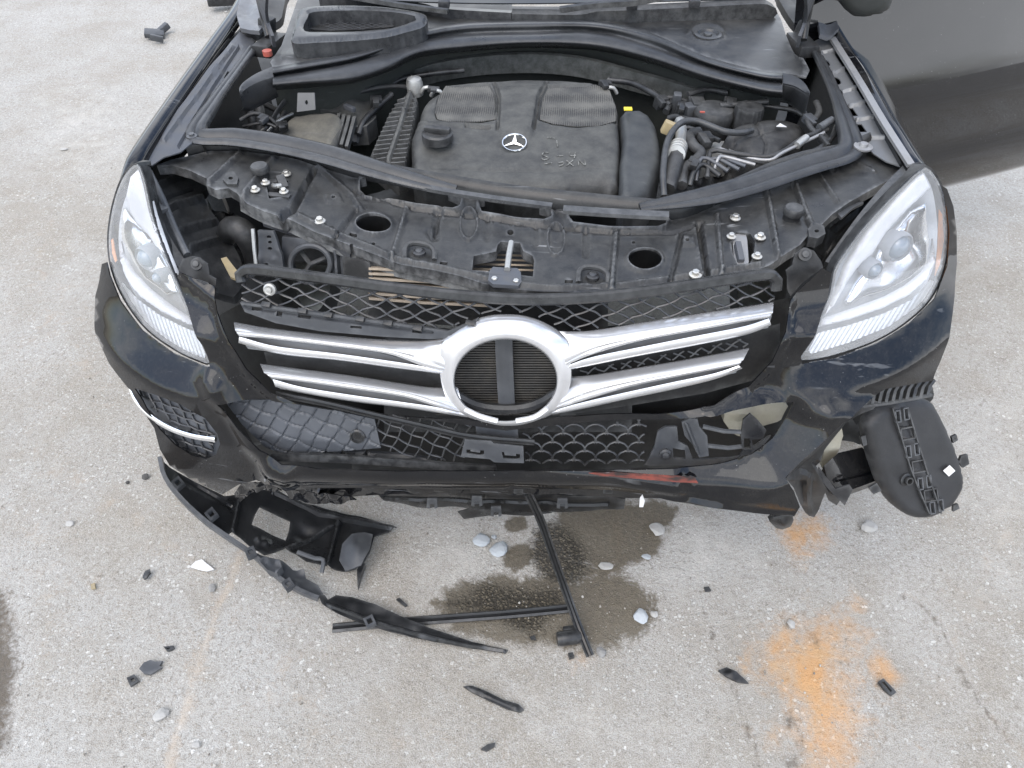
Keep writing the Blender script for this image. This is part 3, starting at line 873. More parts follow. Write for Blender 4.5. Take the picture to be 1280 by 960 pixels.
# left corner of the cover below the fog lamp: lower return towards the ground is torn away; scuffed skin strip under the lip
sheet('lower_lip', [(356, 614), (450, 609), (640, 610), (800, 613), (940, 629), (986, 633), (975, 640), (930, 634), (840, 624), (760, 622), (700, 617), (655, 618), (560, 617), (470, 618), (430, 623), (385, 626), (362, 624)],
      mf(.02), M['paint_b'], car, relief=[rough(14, .004, 3)], grid=6, thick=.012)
sheet('torn_arm', [(1060, 503), (1082, 497), (1100, 503), (1092, 512), (1068, 520), (1046, 540), (1030, 562), (1022, 585), (1032, 604), (1052, 622), (1046, 632), (1036, 626), (1032, 616), (1024, 636), (1018, 647), (1006, 640), (996, 622),
      (988, 602), (977, 588), (1012, 550), (1046, 517)], mf(lambda x, y: .015 + .05 * sstep(585, 640, y)), M['plas'], car,
      relief=[lambda P: .030 * sstep(20, 0, pdist(P, [(1062, 504), (1046, 516), (1012, 549), (976, 586), (993, 620)])), groove([(990, 590), (1010, 596), (1008, 620), (1012, 640)], 7, .012), groove([(1020, 580), (1040, 612)], 5, -.008), rough(16, .005, 9)], grid=5, thick=.004)
# tear-off paint chip scar, red
sheet('paint_scar', [(735, 591), (765, 590), (800, 592), (868, 596), (873, 604), (850, 603), (790, 598), (750, 595)], mf(lambda x, y: -.0215 - .012 * sstep(760, 870, x)), M['scar'], bumper, relief=[rough(9, .001, 5)], grid=5, thick=.0008)

# ---------------------------------------------------------------- fog lamp bezel (left)
fog = sheet('fog_lamp_bezel', [(168, 485), (196, 488), (230, 501), (258, 521), (274, 543), (277, 556), (271, 569), (258, 575), (238, 571), (216, 557), (198, 538), (182, 513)], mf(.022), M['quilt'], car,
            relief=[rough(30, .002)], grid=5, thick=.003)
def lattice(poly, ax, ay, sx, sy, bow, n=10):
    """two families of bowed strands clipped to a sighted outline; returns lists of 2-D polylines"""
    poly = np.asarray(poly, float); lo, hi = poly.min(0), poly.max(0)
    lines = []
    cx, cy = (lo + hi) / 2
    diag = np.hypot(*(hi - lo))
    for (dx, dy), step in ((ax, sx), (ay, sy)):
        d = np.array([dx, dy], float); d /= np.linalg.norm(d); p = np.array([-d[1], d[0]])
        k = int(diag / step) + 2
        for i in range(-k, k + 1):
            s = np.arange(-diag, diag, 2.0)
            ph = bow[1]
            pts = np.array([cx, cy]) + p * (i * step) + d * s[:, None] + p * (bow[0] * np.abs(np.sin(pi * s / ph))[:, None])
            ok = inside(pts, poly)
            run = []
            for q, o in zip(pts, ok):
                if o: run.append(q)
                else:
                    if len(run) > 2: lines.append(np.array(run))
                    run = []
            if len(run) > 2: lines.append(np.array(run))
    return lines
def wires(name, lines, mapper, r, mat, parent, n=5, stuff=False, flat=1.0, every=2):
    parts = []
    m, od = mapper
    allp = np.vstack(lines); P = m(allp[:, 0], allp[:, 1]); i = 0
    for L in lines:
        Q = P[i:i + len(L)]; i += len(L)
        Q = np.vstack([Q[:-1:every], Q[-1:]])
        if len(Q) < 2: continue
        parts.append(sweep_mesh(Q, circ(r, n, r * flat), False, od))
    V, Fc = merge(parts)
    return mesh_obj(name, V, Fc, mat, parent, True, 60)
for poly in ([(172, 487), (196, 491), (228, 504), (254, 524), (268, 545), (266, 549), (238, 540), (205, 522), (184, 506)], [(194, 531), (215, 540), (240, 549), (268, 555), (266, 567), (256, 572), (240, 568), (218, 554), (202, 540)]):
    wires('bezel_mesh', lattice(poly, (1, .32), (.45, 1), 8.5, 9.5, (1.5, 22)), mf(.018), .0022, M['plas_s'], fog, flat=1.3)
sweep('chrome_strip', pf([(164, 484), (172, 502), (188, 519), (212, 534), (240, 544), (270, 549)], .004), [(-.007, -.003), (.007, -.003), (.006, .004), (0, .006), (-.006, .004)], M['bright'], fog, up=OUT_F, step=.012, scale=None)

# ---------------------------------------------------------------- fog lamp opening (right): cavity, bracket, beam
sheet('wheel_arch_liner', [(1060, 500), (1100, 488), (1165, 478), (1168, 500), (1150, 520), (1120, 560), (1085, 590), (1040, 600), (1022, 575), (1040, 530)], my(.60), M['cav'], car, relief=[rough(14, .02, 4)], grid=8, thick=.004)
for k in range(11):
    x = 1072 + k * 8.6
    sweep('liner_rib', pf([(x, 508 - k * 1.2), (x + 3, 494 - k * 1.1), (x + 9, 482 - k * .7)], .018), [(-.003, -.008), (.003, -.008), (.003, .004), (-.003, .004)], M['plas_d' if k % 2 else 'fresh'], car, up=OUT_F)
sweep('liner_edge', pf([(1066, 509), (1110, 504), (1164, 494)], .016), circ(.0045, 6), M['plas_d'], car)
sheet('crash_beam', [(1028, 585), (1030, 560), (1040, 540), (1052, 531), (1054, 545), (1046, 566), (1040, 582), (1032, 592)], mf(.10), M['beam'], car, relief=[rough(10, .01)], grid=4, thick=.03)
brk = sheet('fog_lamp_bracket', [(1030, 582), (1048, 566), (1078, 559), (1092, 580), (1098, 600), (1062, 613), (1044, 612), (1034, 598)], mz(zplane((1030, 580, .50), (1095, 560, .46), (1050, 610, .44))), M['paint'], car, relief=[groove([(1045, 600), (1096, 588)], 3, -.01)], grid=4, thick=.02)
sheet('bracket_flange', [(1024, 584), (1034, 598), (1044, 611), (1062, 606), (1066, 612), (1056, 632), (1050, 626), (1036, 612), (1022, 594)], mf(.03), M['plas_s'], brk, grid=4, thick=.004)

# ---------------------------------------------------------------- inside the lower opening
CL = mf(.07)
quilt_poly = [(282, 503), (300, 500), (340, 500), (385, 508), (430, 516), (468, 524), (476, 560), (440, 563), (395, 566), (352, 568), (330, 558), (302, 530)]
ql = lattice(quilt_poly, (1, .42), (.62, -1), 17.5, 19, (2.4, 38))
quilt_rel = [(lambda L: (lambda P: -.0036 * (1 - sstep(.3, 1.7, pdist(P, L)))))(L) for L in ql]
qd = lambda P: .0035 * np.sin((P[:, 0] + P[:, 1] * .5) / 19 * pi) * np.sin((P[:, 1] - .4 * P[:, 0]) / 17 * pi)
lower = sheet('lower_grille', quilt_poly, mf(.035), M['quilt'], car, relief=quilt_rel, grid=1.7, thick=.004)
ctr = pf([(447, 545)], .034)[0]
mo('parking_sensor', xf(lathe_mesh([(.0165, -.008), (.0165, .003), (.0125, .005), (.011, .001), (.0, .001)], 20), ctr, align(OUT_F)), M['fresh'], lower)
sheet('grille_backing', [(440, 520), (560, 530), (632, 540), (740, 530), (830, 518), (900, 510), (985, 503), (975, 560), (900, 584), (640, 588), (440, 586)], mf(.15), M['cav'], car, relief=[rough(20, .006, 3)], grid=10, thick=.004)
wires('open_mesh', lattice([(468, 516), (520, 520), (590, 528), (590, 556), (578, 578), (520, 572), (476, 562), (470, 530)], (1, .45), (.5, -1), 13, 15, (2.2, 30)), mf(.045), .0021, M['plas_s'], lower, flat=1.6)
def scales(poly, rx, ry, dx, dy):
    """rows of arches, each row offset by half: the mesh of the middle opening"""
    poly = np.asarray(poly, float); lo, hi = poly.min(0), poly.max(0); L = []; k = 0
    y = lo[1] - ry
    while y < hi[1] + ry * 2:
        x = lo[0] - dx + (dx / 2 if k % 2 else 0)
        while x < hi[0] + dx:
            t = np.linspace(pi, 2 * pi, 15); p = np.stack([x + rx * np.cos(t), y + ry * np.sin(t)], 1)
            ok = inside(p, poly); run = []
            for q, o in zip(p, ok):
                if o: run.append(q)
                else:
                    if len(run) > 2: L.append(np.array(run))
                    run = []
            if len(run) > 2: L.append(np.array(run))
            x += dx
        y += dy; k += 1
    return L
wires('arched_mesh', scales([(650, 528), (700, 530), (760, 526), (800, 523), (808, 532), (806, 579), (740, 582), (657, 580)], 15, 13, 27, 11), mf(.045), .0021, M['plas_s'], lower, flat=1.6)
# long loose strip across the opening
sweep('loose_strip', pf([(345, 493), (400, 503), (460, 517), (530, 533), (590, 546), (668, 553)], .012), [(-.006, -.003), (.006, -.003), (.006, .002), (.001, .003), (0, .006), (-.001, .003), (-.006, .002)], M['fresh'], lower, up=OUT_F, step=.02)
sweep('broken_rail', pf([(340, 571), (420, 573), (500, 578), (560, 583), (620, 586)], .02), [(-.009, -.004), (.009, -.004), (.009, .004), (-.009, .004)], M['fresh'], lower, up=OUT_F, step=.02)
for poly in ([(398, 572), (405, 566), (424, 568), (430, 580), (398, 580)], [(430, 568), (455, 567), (458, 580), (432, 580)], [(458, 568), (510, 571), (545, 578), (500, 581), (460, 580)]):
    sheet('duct_piece', poly, mf(.05), M['plas_g'], lower, relief=[edge_round(poly, 6, .008)], grid=4, thick=.01)
plate = sheet('plate_bracket', [(581, 549), (614, 551), (617, 554), (654, 558), (655, 579), (618, 578), (612, 574), (576, 571)], mf(.008), M['plas_g'], car,
      holes=[[(583, 562), (588, 562), (588, 564), (600, 566), (600, 563), (605, 563), (605, 568), (600, 569), (586, 567), (583, 566)], [(627, 565), (630, 565), (631, 569), (645, 570), (645, 567), (650, 568), (650, 573), (644, 574), (629, 573)]], grid=4, thick=.004)
sheet('clip_plate', [(594, 529), (647, 532), (648, 552), (622, 552), (596, 547)], mf(.03), M['plas_g'], car, grid=5, thick=.004)
# right end: brackets, crash beam
sheet('bumper_beam', [(905, 510), (935, 502), (975, 500), (984, 506), (976, 524), (955, 532), (935, 545), (915, 542), (905, 528)], mf(.10), M['beam'], car, relief=[rough(12, .01)], grid=5, thick=.03)
rb = sheet('corner_bracket', [(806, 582), (818, 560), (822, 540), (832, 534), (846, 533), (848, 552), (860, 558), (866, 574), (900, 574), (925, 571), (930, 562), (945, 557), (958, 548), (964, 545), (950, 562), (925, 576), (880, 582)], mf(.05), M['plas_g'], car,
      holes=[[(841, 560), (856, 562), (857, 574), (842, 573)], [(866, 563), (872, 563), (872, 569), (866, 569)]], relief=[rough(12, .004)], grid=4, thick=.006)
mo('push_pin', xf(lathe_mesh([(.013, -.006), (.013, .003), (.008, .005), (.007, .008), (0, .009)], 16), pf([(832, 568)], .048)[0], align(OUT_F)), M['plas_s'], rb)
sheet('bracket_tongue', [(852, 528), (862, 523), (872, 524), (874, 533), (884, 545), (886, 570), (874, 572), (866, 556), (856, 545)], mf(.03), M['plas_g'], rb, relief=[groove([(858, 530), (872, 565)], 3, .006)], grid=4, thick=.006)
sheet('bracket_fin', [(926, 545), (929, 525), (938, 517), (948, 526), (958, 538), (954, 548), (940, 550), (942, 562), (928, 562)], mf(.035), M['plas_s'], rb, holes=[[(930, 548), (938, 548), (938, 560), (930, 560)]], grid=4, thick=.006)
sweep('bracket_bar', pf([(878, 533), (905, 539), (928, 540)], .04), circ(.005, 6), M['plas_g'], rb)
sweep('bracket_bar', pf([(884, 557), (910, 560), (928, 558)], .04), circ(.005, 6), M['plas_g'], rb)

# ---------------------------------------------------------------- grille: silver bars round the emblem opening
cx0, cy0 = 632.0, 475.0
outer = np.array([(713, 470), (711, 450), (708, 430), (703, 417), (686, 406), (662, 396), (634, 393), (604, 396), (580, 405), (561, 418), (554, 432), (551, 450), (552, 470), (556, 490), (564, 506), (576, 518), (590, 523), (612, 530), (638, 533), (664, 529), (684, 521), (700, 508), (709, 490)], float)
oa = np.unwrap(np.arctan2(outer[:, 1] - cy0, outer[:, 0] - cx0)); orad = np.hypot(outer[:, 0] - cx0, outer[:, 1] - cy0)
th = np.linspace(0, -2 * pi, 97)
oo_ = np.argsort(oa); rr_ = np.interp(th, oa[oo_], orad[oo_], period=2 * pi)
for _ in range(2): rr_[:-1] = (np.roll(rr_[:-1], 1) + rr_[:-1] * 2 + np.roll(rr_[:-1], -1)) / 4
rr_[-1] = rr_[0]
O2 = np.stack([cx0 + rr_ * np.cos(th), cy0 + rr_ * np.sin(th)], 1); I2 = np.stack([cx0 + 64 * np.cos(th), cy0 + 51 * np.sin(th)], 1)
upw = np.clip(-np.sin(th), 0, 1)
sid = sstep(.72, .90, np.abs(np.cos(th)))
def ringrail(k, off): return PF(*(I2 + (O2 - I2) * np.reshape(k, (-1, 1))).T, off)
ring_r = [ringrail(1.0 + .10 * sid, (.020 + .010 * upw) * (1 - sid) + .006 * sid), ringrail(.97 + .08 * sid, (.008 + .013 * upw) * (1 - sid) + (.000 + .008 * upw) * sid), ringrail(.85, (-.001 + .012 * upw) * (1 - .5 * sid)), ringrail(.6, -.006 + .006 * upw), ringrail(.3, -.009 + .001 * upw), ringrail(.10, -.009), ringrail(.02, -.006), ringrail(0, -.001), ringrail(-.02, .020)]
V, Fc = loft_mesh(ring_r)
grille = mesh_obj('grille', V, Fc, M['chrome'], car, True, 60)
def bar(top, face, st, sb, bot_):
    def rail(pts, off, dy=0.0):
        q = cat(np.asarray(pts, float) + (0, dy), 6); d = np.r_[0, np.cumsum(np.hypot(*np.diff(q, axis=0).T))]
        u = np.linspace(0, 1, 44); q = np.stack([np.interp(u * d[-1], d, q[:, k]) for k in (0, 1)], 1)
        return PF(q[:, 0], q[:, 1], off + .008 * sstep(.86, 1.0, u))
    mixp = lambda a, b, k: [tuple(np.asarray(x) * (1 - k) + np.asarray(y) * k) for x, y in zip(a, b)]
    R_ = [rail(top, .030, -.5), rail(top, .0235), rail(mixp(top, face, .12), .0175), rail(mixp(top, face, .5), .004), rail(mixp(top, face, .85), -.006), rail(face, -.0085), rail(mixp(face, st, .35), -.0065), rail(mixp(face, st, .6), -.0085), rail(st, -.0075), rail(st, .010, .8), rail(sb, .012, -.8), rail(sb, -.004), rail(mixp(sb, bot_, .5), -.006), rail(bot_, -.003), rail(bot_, .014, .8)]
    V, Fc = merge([loft_mesh(R_[:10]), loft_mesh(R_[10:])])
    return mesh_obj('grille_bar', V, Fc, M['chrome'], grille, True, 50)
bar([(292, 403), (340, 411), (420, 420), (480, 425), (535, 426), (572, 420)], [(294, 413), (345, 419), (420, 428), (485, 437), (530, 447), (568, 462)], [(299, 420), (345, 424), (420, 433), (485, 442), (528, 457), (566, 466)], [(299, 421), (345, 433), (420, 442), (485, 451), (528, 458), (566, 466.6)], [(298, 428), (350, 442), (425, 450), (490, 459), (530, 464), (566, 469)])
bar([(325, 455), (370, 461), (440, 470), (510, 481), (545, 485), (572, 484)], [(330, 466), (372, 471), (440, 480), (510, 491), (548, 502), (580, 514)], [(341, 473), (378, 477), (440, 486), (505, 496), (545, 508), (582, 517)], [(341, 474), (378, 484), (440, 494), (505, 503), (545, 509), (582, 517.6)], [(344, 483), (380, 491), (440, 501), (505, 509), (545, 515), (584, 521)])
bar([(967, 378), (930, 384), (870, 393), (800, 404), (735, 414), (692, 414)], [(966, 391), (930, 397), (870, 408), (800, 421), (742, 434), (698, 456)], [(961, 397), (930, 402), (870, 413), (800, 426), (740, 443), (700, 460)], [(961, 398), (930, 408), (870, 420), (800, 434), (738, 447), (700, 460.6)], [(964, 406), (932, 418), (870, 431), (800, 444), (745, 455), (700, 464)])
bar([(937, 435), (900, 442), (850, 451), (790, 461), (740, 469), (698, 472)], [(929, 450), (895, 457), (845, 466), (785, 477), (735, 489), (690, 508)], [(923, 456), (892, 462), (840, 472), (785, 484), (728, 501), (690, 513)], [(923, 457), (892, 467), (840, 478), (785, 490), (728, 503), (690, 513.6)], [(928, 460), (895, 473), (842, 486), (785, 498), (735, 509), (690, 518)])
fl_ = [([(296, 416), (430, 430), (535, 456), (500, 460), (310, 436)], ), ([(336, 470), (440, 484), (552, 506), (510, 509), (350, 486)], ), ([(965, 394), (800, 424), (722, 448), (740, 453), (960, 410)], ), ([(926, 453), (785, 482), (716, 503), (750, 504), (920, 466)], )]
for (q,) in fl_: sheet('slot_floor', q, mf(.0155), M['slotgrey'], grille, grid=8, thick=.003)
sweep('retaining_tab', pf([(581, 511), (600, 520), (622, 526)], -.012), [(-.004, -.003), (.004, -.003), (.004, .003), (-.004, .003)], M['white'], grille, up=OUT_F, step=.012)
sweep('retaining_tab', pf([(645, 526), (668, 521), (684, 510)], -.012), [(-.004, -.003), (.004, -.003), (.004, .003), (-.004, .003)], M['white'], grille, up=OUT_F, step=.012)
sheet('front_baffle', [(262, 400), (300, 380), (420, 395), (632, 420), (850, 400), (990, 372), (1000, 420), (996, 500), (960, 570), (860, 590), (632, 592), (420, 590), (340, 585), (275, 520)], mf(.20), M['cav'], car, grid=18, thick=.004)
# upper rail and mesh of the grille
rail = [(302, 352), (300, 343), (306, 338), (320, 337), (360, 342), (420, 350), (500, 361), (570, 369), (640, 374), (700, 374), (770, 369), (840, 360), (900, 351), (950, 344), (965, 344), (971, 350), (970, 362)]
sweep('grille_rail', pf(rail, .016), [(-.010, -.006), (.010, -.006), (.010, .004), (.006, .008), (-.006, .008), (-.010, .004)], M['fresh'], grille, up=OUT_F, step=.015)
um = [(302, 345), (320, 342), (420, 355), (570, 373), (640, 379), (770, 374), (900, 356), (968, 350), (968, 376), (880, 389), (800, 402), (730, 413), (705, 412), (684, 402), (660, 391), (634, 389), (604, 391), (578, 402), (556, 412), (520, 412), (440, 402), (360, 388), (302, 378)]
wires('upper_mesh', lattice(um, (1, .55), (1, -.42), 14.0, 15.5, (2.2, 34)), mf(.03), .0021, M['plas_s'], grille, flat=1.6)
sheet('clip_ledge', [(300, 378), (340, 383), (420, 394), (500, 405), (560, 414), (590, 402), (598, 398), (594, 408), (566, 422), (540, 424), (480, 421), (400, 414), (345, 404), (306, 390)], mf(.012), M['plas_g'], grille,
      holes=[[(314, 385), (326, 386), (326, 389), (314, 388)], [(345, 390), (352, 391), (352, 396), (345, 395)], [(372, 394), (388, 396), (388, 399), (372, 397)], [(438, 407), (452, 408), (452, 411), (438, 410)], [(515, 413), (527, 414), (527, 417), (515, 416)]],
      relief=[groove([(305, 384), (420, 400), (540, 416)], 2.5, -.006)], grid=4, thick=.008)
for k in range(7):
    q = [(378, 389), (450, 399), (522, 410), (333, 381), (588, 404), (410, 394), (485, 404)][k]
    mo('clip', xf(box_mesh((.018, .010, .008), .001), pf([q], .008)[0], rotm(25, 0, -8)), M['fresh'], grille)
for q in ((337, 362), ):
    mo('grille_screw', xf(lathe_mesh([(.012, -.004), (.012, .002), (.009, .004), (.006, .003), (.0055, .007), (0, .008)], 18), pf([q], .01)[0], align(OUT_F)), M['alu'], grille)
sheet('lower_mesh_backing', [(330, 440), (440, 452), (552, 466), (560, 478), (545, 490), (440, 476), (335, 460)], mf(.05), M['cav'], grille, grid=8, thick=.003)
wires('slot_mesh', lattice([(720, 463), (800, 449), (880, 434), (938, 420), (934, 433), (860, 447), (780, 461), (722, 470)], (1, .4), (1, -.75), 9, 10, (1.2, 20)), mf(.03), .0018, M['fresh'], grille)
sheet('lower_mesh_backing', [(712, 460), (800, 445), (900, 425), (975, 405), (975, 440), (940, 476), (880, 492), (800, 505), (700, 520)], mf(.06), M['cav'], grille, grid=8, thick=.003)

# ---------------------------------------------------------------- radiator behind the emblem opening
zr = mf(.085)
core = sheet('radiator_core', [(480, 425), (790, 425), (790, 540), (480, 540)], zr, M['cav'], car, grid=14, thick=.02)
parts = []
for y in np.arange(418, 520, 3.1):
    parts.append(sweep_mesh(pf(dense([(545, y), (720, y)], 25, False), .072), [(-.0016, -.006), (.0016, -.006), (.0016, .004), (-.0016, .004)], False, OUT_F))
fo = mo('radiator_fin', merge(parts), M['fins'], core); fo['kind'] = 'stuff'
sweep('centre_post', pf([(629, 405), (631, 460), (634, 515)], .05), [(-.017, -.006), (.017, -.006), (.017, .003), (.008, .006), (-.008, .006), (-.017, .003)], M['plas_g'], core, up=OUT_F, step=.02)
sweep('lower_tank', pf([(565, 492), (595, 507), (632, 512), (668, 507), (700, 490)], .04), circ(.012, 8), M['fresh'], core, step=.02)
# condenser seen through the gap on the left
cond = sheet('condenser', [(460, 330), (560, 345), (700, 362), (760, 372), (760, 420), (460, 400)], mf(.13), M['cav'], car, grid=14, thick=.02)
for k in range(7):
    y = 335 + k * 6.2
    sweep('condenser_tube', pf([(462, y), (530, y + 3 + k * .4), (610, y + 6 + k * .5)], .115), [(-.0025, -.006), (.0025, -.006), (.0025, .006), (-.0025, .006)], M['tan'], cond, up=OUT_F)

# ---------------------------------------------------------------- headlights
def headlight(o, side, label):
    L = side == 'l'
    Hs = mf(.055)
    hl = sheet('headlight', o, mf(.060), M['lampgrey'], car, relief=[rough(22, .006, 5)], grid=5, thick=.004, curve=True)
    hl['label'] = label
    # rim between the lens and the body
    sweep('lamp_rim', pf(cat(o, 8, True), .016), [(-.004, -.03), (.004, -.03), (.004, 0), (-.004, 0)], M['fresh'], hl, closed=True, up=OUT_F)
    if L:
        up_band = [(170, 212), (160, 222), (155, 245), (160, 268), (172, 285), (186, 300), (200, 320), (216, 348), (232, 380), (238, 392), (228, 366), (208, 318), (192, 272), (181, 232), (176, 216)]
        low_band = [(148, 303), (152, 322), (164, 343), (184, 364), (212, 386), (240, 404), (246, 412), (232, 407), (200, 392), (172, 372), (154, 348), (146, 322)]
        ribs = [(150, 350), (172, 374), (200, 394), (232, 410), (248, 416), (258, 440), (256, 448), (226, 436), (190, 410), (164, 380)]
        proj, proj2 = (184, 322, 14), (200, 345, 8)
        amber = [(139, 300), (141, 298), (143, 312), (146, 326), (144, 328), (140, 316)]
        dark = [(150, 260), (160, 272), (178, 290), (198, 318), (214, 346), (222, 366), (205, 372), (180, 352), (160, 328), (150, 300)]
    else:
        up_band = [(1158, 217), (1148, 220), (1118, 252), (1084, 292), (1060, 330), (1046, 368), (1034, 396), (1044, 384), (1060, 356), (1078, 332), (1094, 318), (1112, 290), (1138, 262), (1156, 246), (1166, 236)]
        low_band = [(1169, 300), (1166, 325), (1156, 342), (1134, 360), (1108, 374), (1070, 388), (1028, 402), (1024, 411), (1062, 402), (1104, 388), (1140, 370), (1162, 350), (1172, 325)]
        ribs = [(1163, 350), (1140, 374), (1104, 392), (1062, 406), (1022, 416), (1010, 438), (1014, 442), (1060, 428), (1110, 408), (1150, 380), (1168, 352)]
        proj, proj2 = (1122, 308, 16), (1090, 336, 10)
        amber = [(1174, 262), (1178, 268), (1180, 300), (1175, 330), (1169, 345), (1172, 310)]
        dark = [(1160, 255), (1140, 266), (1114, 294), (1096, 322), (1072, 352), (1056, 378), (1060, 384), (1100, 370), (1140, 350), (1160, 330), (1166, 300)]
    sheet('light_strip', up_band, mf(.014), M['white'], hl, relief=[edge_round(up_band, 6, .012), groove(cat(up_band[:4], 4), 3, .003)], grid=3.5, thick=.006, sharp=70)
    sheet('light_strip', low_band, mf(.016), M['white'], hl, relief=[edge_round(low_band, 5, .010)], grid=3.5, thick=.006, sharp=70)
    sheet('reflector', dark, mf(.046), M['silver'], hl, relief=[lambda P: .006 * np.sin(P[:, 0] / 11.) * np.sin(P[:, 1] / 14.0), edge_round(dark, 9, .012)], grid=3.5, thick=.003, sharp=80)
    fl = lambda P: .0022 * np.abs(np.sin((P[:, 0] * (1.0 if L else .8) + P[:, 1] * (-.35 if L else .5)) / 4.4 * pi))
    sheet('fluted_reflector', ribs, mf(.026), M['lampflute'], hl, relief=[fl], grid=1.2, thick=.002, sharp=70)
    sheet('amber_reflector', amber, mf(.014), M['amber'], hl, grid=3, thick=.003)
    for px, py, r in (proj, proj2):
        c = pf([(px, py)], .040)[0]; R = r * .0016
        rot = align((-.35 if L else .35, -.85, .15))
        p_ = mo('projector', xf(lathe_mesh([(R * 1.15, -.02), (R * 1.2, .004), (R * 1.05, .010), (R * .98, .004), (R * .9, .004)], 26), c, rot), M['lampgrey'], hl)
        mo('projector_lens', xf(lathe_mesh([(R * .95, .0), (R * .85, .008), (R * .6, .0145), (R * .3, .0175), (0, .0185)], 24), c, rot), M['projlens'], hl)
    sheet('lens', o, mf(.002), M['lens'], hl, grid=5, thick=.003, curve=True, sharp=80)
    return hl
t_ = NT('projector_glass')
t_.bsdf((.20, .25, .29), .10, spec=.8, coat=1.0)
M['projlens'] = t_.m
headlight(HL, 'l', 'headlight beside the exposed cavity')
headlight(HR, 'r', 'clear headlight below the open door')

# ---------------------------------------------------------------- wheels, fender sides, floor of the engine bay
def wheel(x, s):
    w = empty('wheel', (x, 1.02, .37)); w.parent = car
    prof = [(.24, -.12), (.30, -.13), (.35, -.12), (.368, -.09), (.37, 0), (.368, .09), (.35, .12), (.30, .13), (.24, .12)]
    V, Fc = lathe_mesh(prof, 40, False)
    me = mo('tyre', (V @ rotm(0, 90, 0).T + np.array([x, 1.02, .37]), Fc), M['tyre'], w)
    V, Fc = lathe_mesh([(.24, -.12), (.22, -.06), (.20, .05), (.06, .07), (.05, .09), (0, .09)], 30, False)
    mo('rim', ((V * np.array([1, 1, s])) @ rotm(0, 90, 0).T + np.array([x, 1.02, .37]), Fc), M['alu'], w)
wheel(-.83, -1); wheel(.83, 1)

# fender: crown line sighted at hood height, side skin falling to the arch
lcrown = [(150, 224), (158, 198), (178, 166), (203, 130), (232, 89), (262, 48), (286, 15), (305, -18)]
rcrown = [(1172, 226), (1158, 208), (1138, 176), (1120, 147), (1100, 112), (1082, 82), (1062, 54), (1040, 18)]
lz = np.array([.985, 1.0, 1.005, 1.01, 1.015, 1.02, 1.025, 1.03])
for crown, s in ((lcrown, -1), (rcrown, 1)):
    C0 = ptz([(p[0], p[1], z) for p, z in zip(crown, lz)])
    inn = C0 + np.array([-s * .030, 0, -.004]); lip = C0 + np.array([-s * .034, 0, -.022])
    bk_ = np.interp(np.arange(len(C0)), [0, 2, 7], [1, .5, 0])
    r1 = C0 + np.array([s * .012, .03, -.03]); r2 = C0.copy(); r2[:, 0] = s * np.maximum(np.abs(C0[:, 0]) + .075, .93 + .02 * (C0[:, 1] > .5)); r2[:, 2] -= .14; r2[:, 1] += .22 * bk_
    r3 = r2.copy(); r3[:, 0] = s * .968; r3[:, 2] = .74
    r4 = r3.copy(); r4[:, 0] = s * .955; r4[:, 1] = np.maximum(r4[:, 1], .56); r4[:, 2] = np.where(r4[:, 1] < .7, .62, .76)
    f = loft('fender', [lip, inn, C0, r1, r2, r3, r4], M['paint'], car, m=36, sub=3, sharp=80)

# left flange with its slots
lfl = [(176, 204), (200, 168), (232, 124), (262, 84), (288, 52), (300, 40), (318, 52), (306, 66), (284, 98), (262, 132), (248, 158), (240, 180), (226, 190), (205, 196), (190, 206)]
lfz = zplane((180, 205, .985), (300, 45, 1.01), (245, 175, .975))
slots_l = [ell(283, 93, 5, 3, 10, -50), [(258, 122), (264, 122), (259, 134), (252, 134)], [(245, 142), (249, 144), (243, 153), (238, 152)]]
fl_l = sheet('fender_flange', lfl, mz(lfz), M['dsteel'], car, slots_l, [groove([(205, 175), (240, 128), (290, 58)], 4, .006), groove([(224, 184), (262, 118), (300, 58)], 3, -.006), rough(20, .002)], 4.5, .0025)
mo('flange_screw', xf(lathe_mesh([(.012, -.003), (.012, .001), (.006, .002), (.006, .006), (0, .007)], 14), ptz([(240, 170, .982)])[0]), M['dsteel'], fl_l)
rfl = [(1016, 52), (1030, 46), (1044, 54), (1064, 84), (1088, 122), (1112, 162), (1138, 204), (1126, 208), (1108, 202), (1092, 192), (1076, 176), (1068, 150), (1052, 116), (1036, 84)]
rfz = zplane((1140, 208, .985), (1035, 50, 1.01), (1072, 170, .975))
slots_r = [ell(1033, 79, 5, 3.5, 12, 35), ell(1046, 101, 6, 4, 12, 35), [(1056, 135), (1066, 135), (1073, 145), (1062, 145)], [(1066, 155), (1077, 155), (1084, 165), (1073, 165)]]
xrel = [groove([(1024, 66), (1044, 62)], 2.5, .006), groove([(1040, 92), (1060, 84)], 2.5, .006), groove([(1051, 115), (1075, 108)], 2.5, .006), groove([(1062, 133), (1086, 126)], 2.5, .006), groove([(1070, 150), (1098, 145)], 2.5, .006), groove([(1080, 172), (1112, 172)], 2.5, .006),
        groove([(1048, 66), (1100, 150), (1130, 200)], 5, -.012)]
fl_r = sheet('fender_flange', rfl, mz(rfz), M['flange'], car, slots_r, xrel, 4.0, .0025)
sweep('flange_strip', ptz([(1040, 47, 1.022), (1072, 98, 1.018), (1104, 152, 1.012), (1139, 207, .998)]), [(-.008, -.004), (.008, -.004), (.008, .003), (-.008, .003)], M['steel'], fl_r, up=OUT_Z, step=.02)
mo('flange_screw', xf(lathe_mesh([(.020, -.003), (.020, .001), (.010, .002), (.008, .008), (0, .009)], 16), ptz([(1079, 183, .985)])[0]), M['steel'], fl_r)

for o_, nm in ((lfl, 'l'), (rfl, 'r')):
    c_ = np.asarray(o_, float); c_ = c_.mean(0) + (c_ - c_.mean(0)) * 1.12
    sheet('dark_backing', c_, mz(.90), M['cav'], car, grid=10, thick=.004)  # dark filler sheet added under each flange, stands for shade in its holes
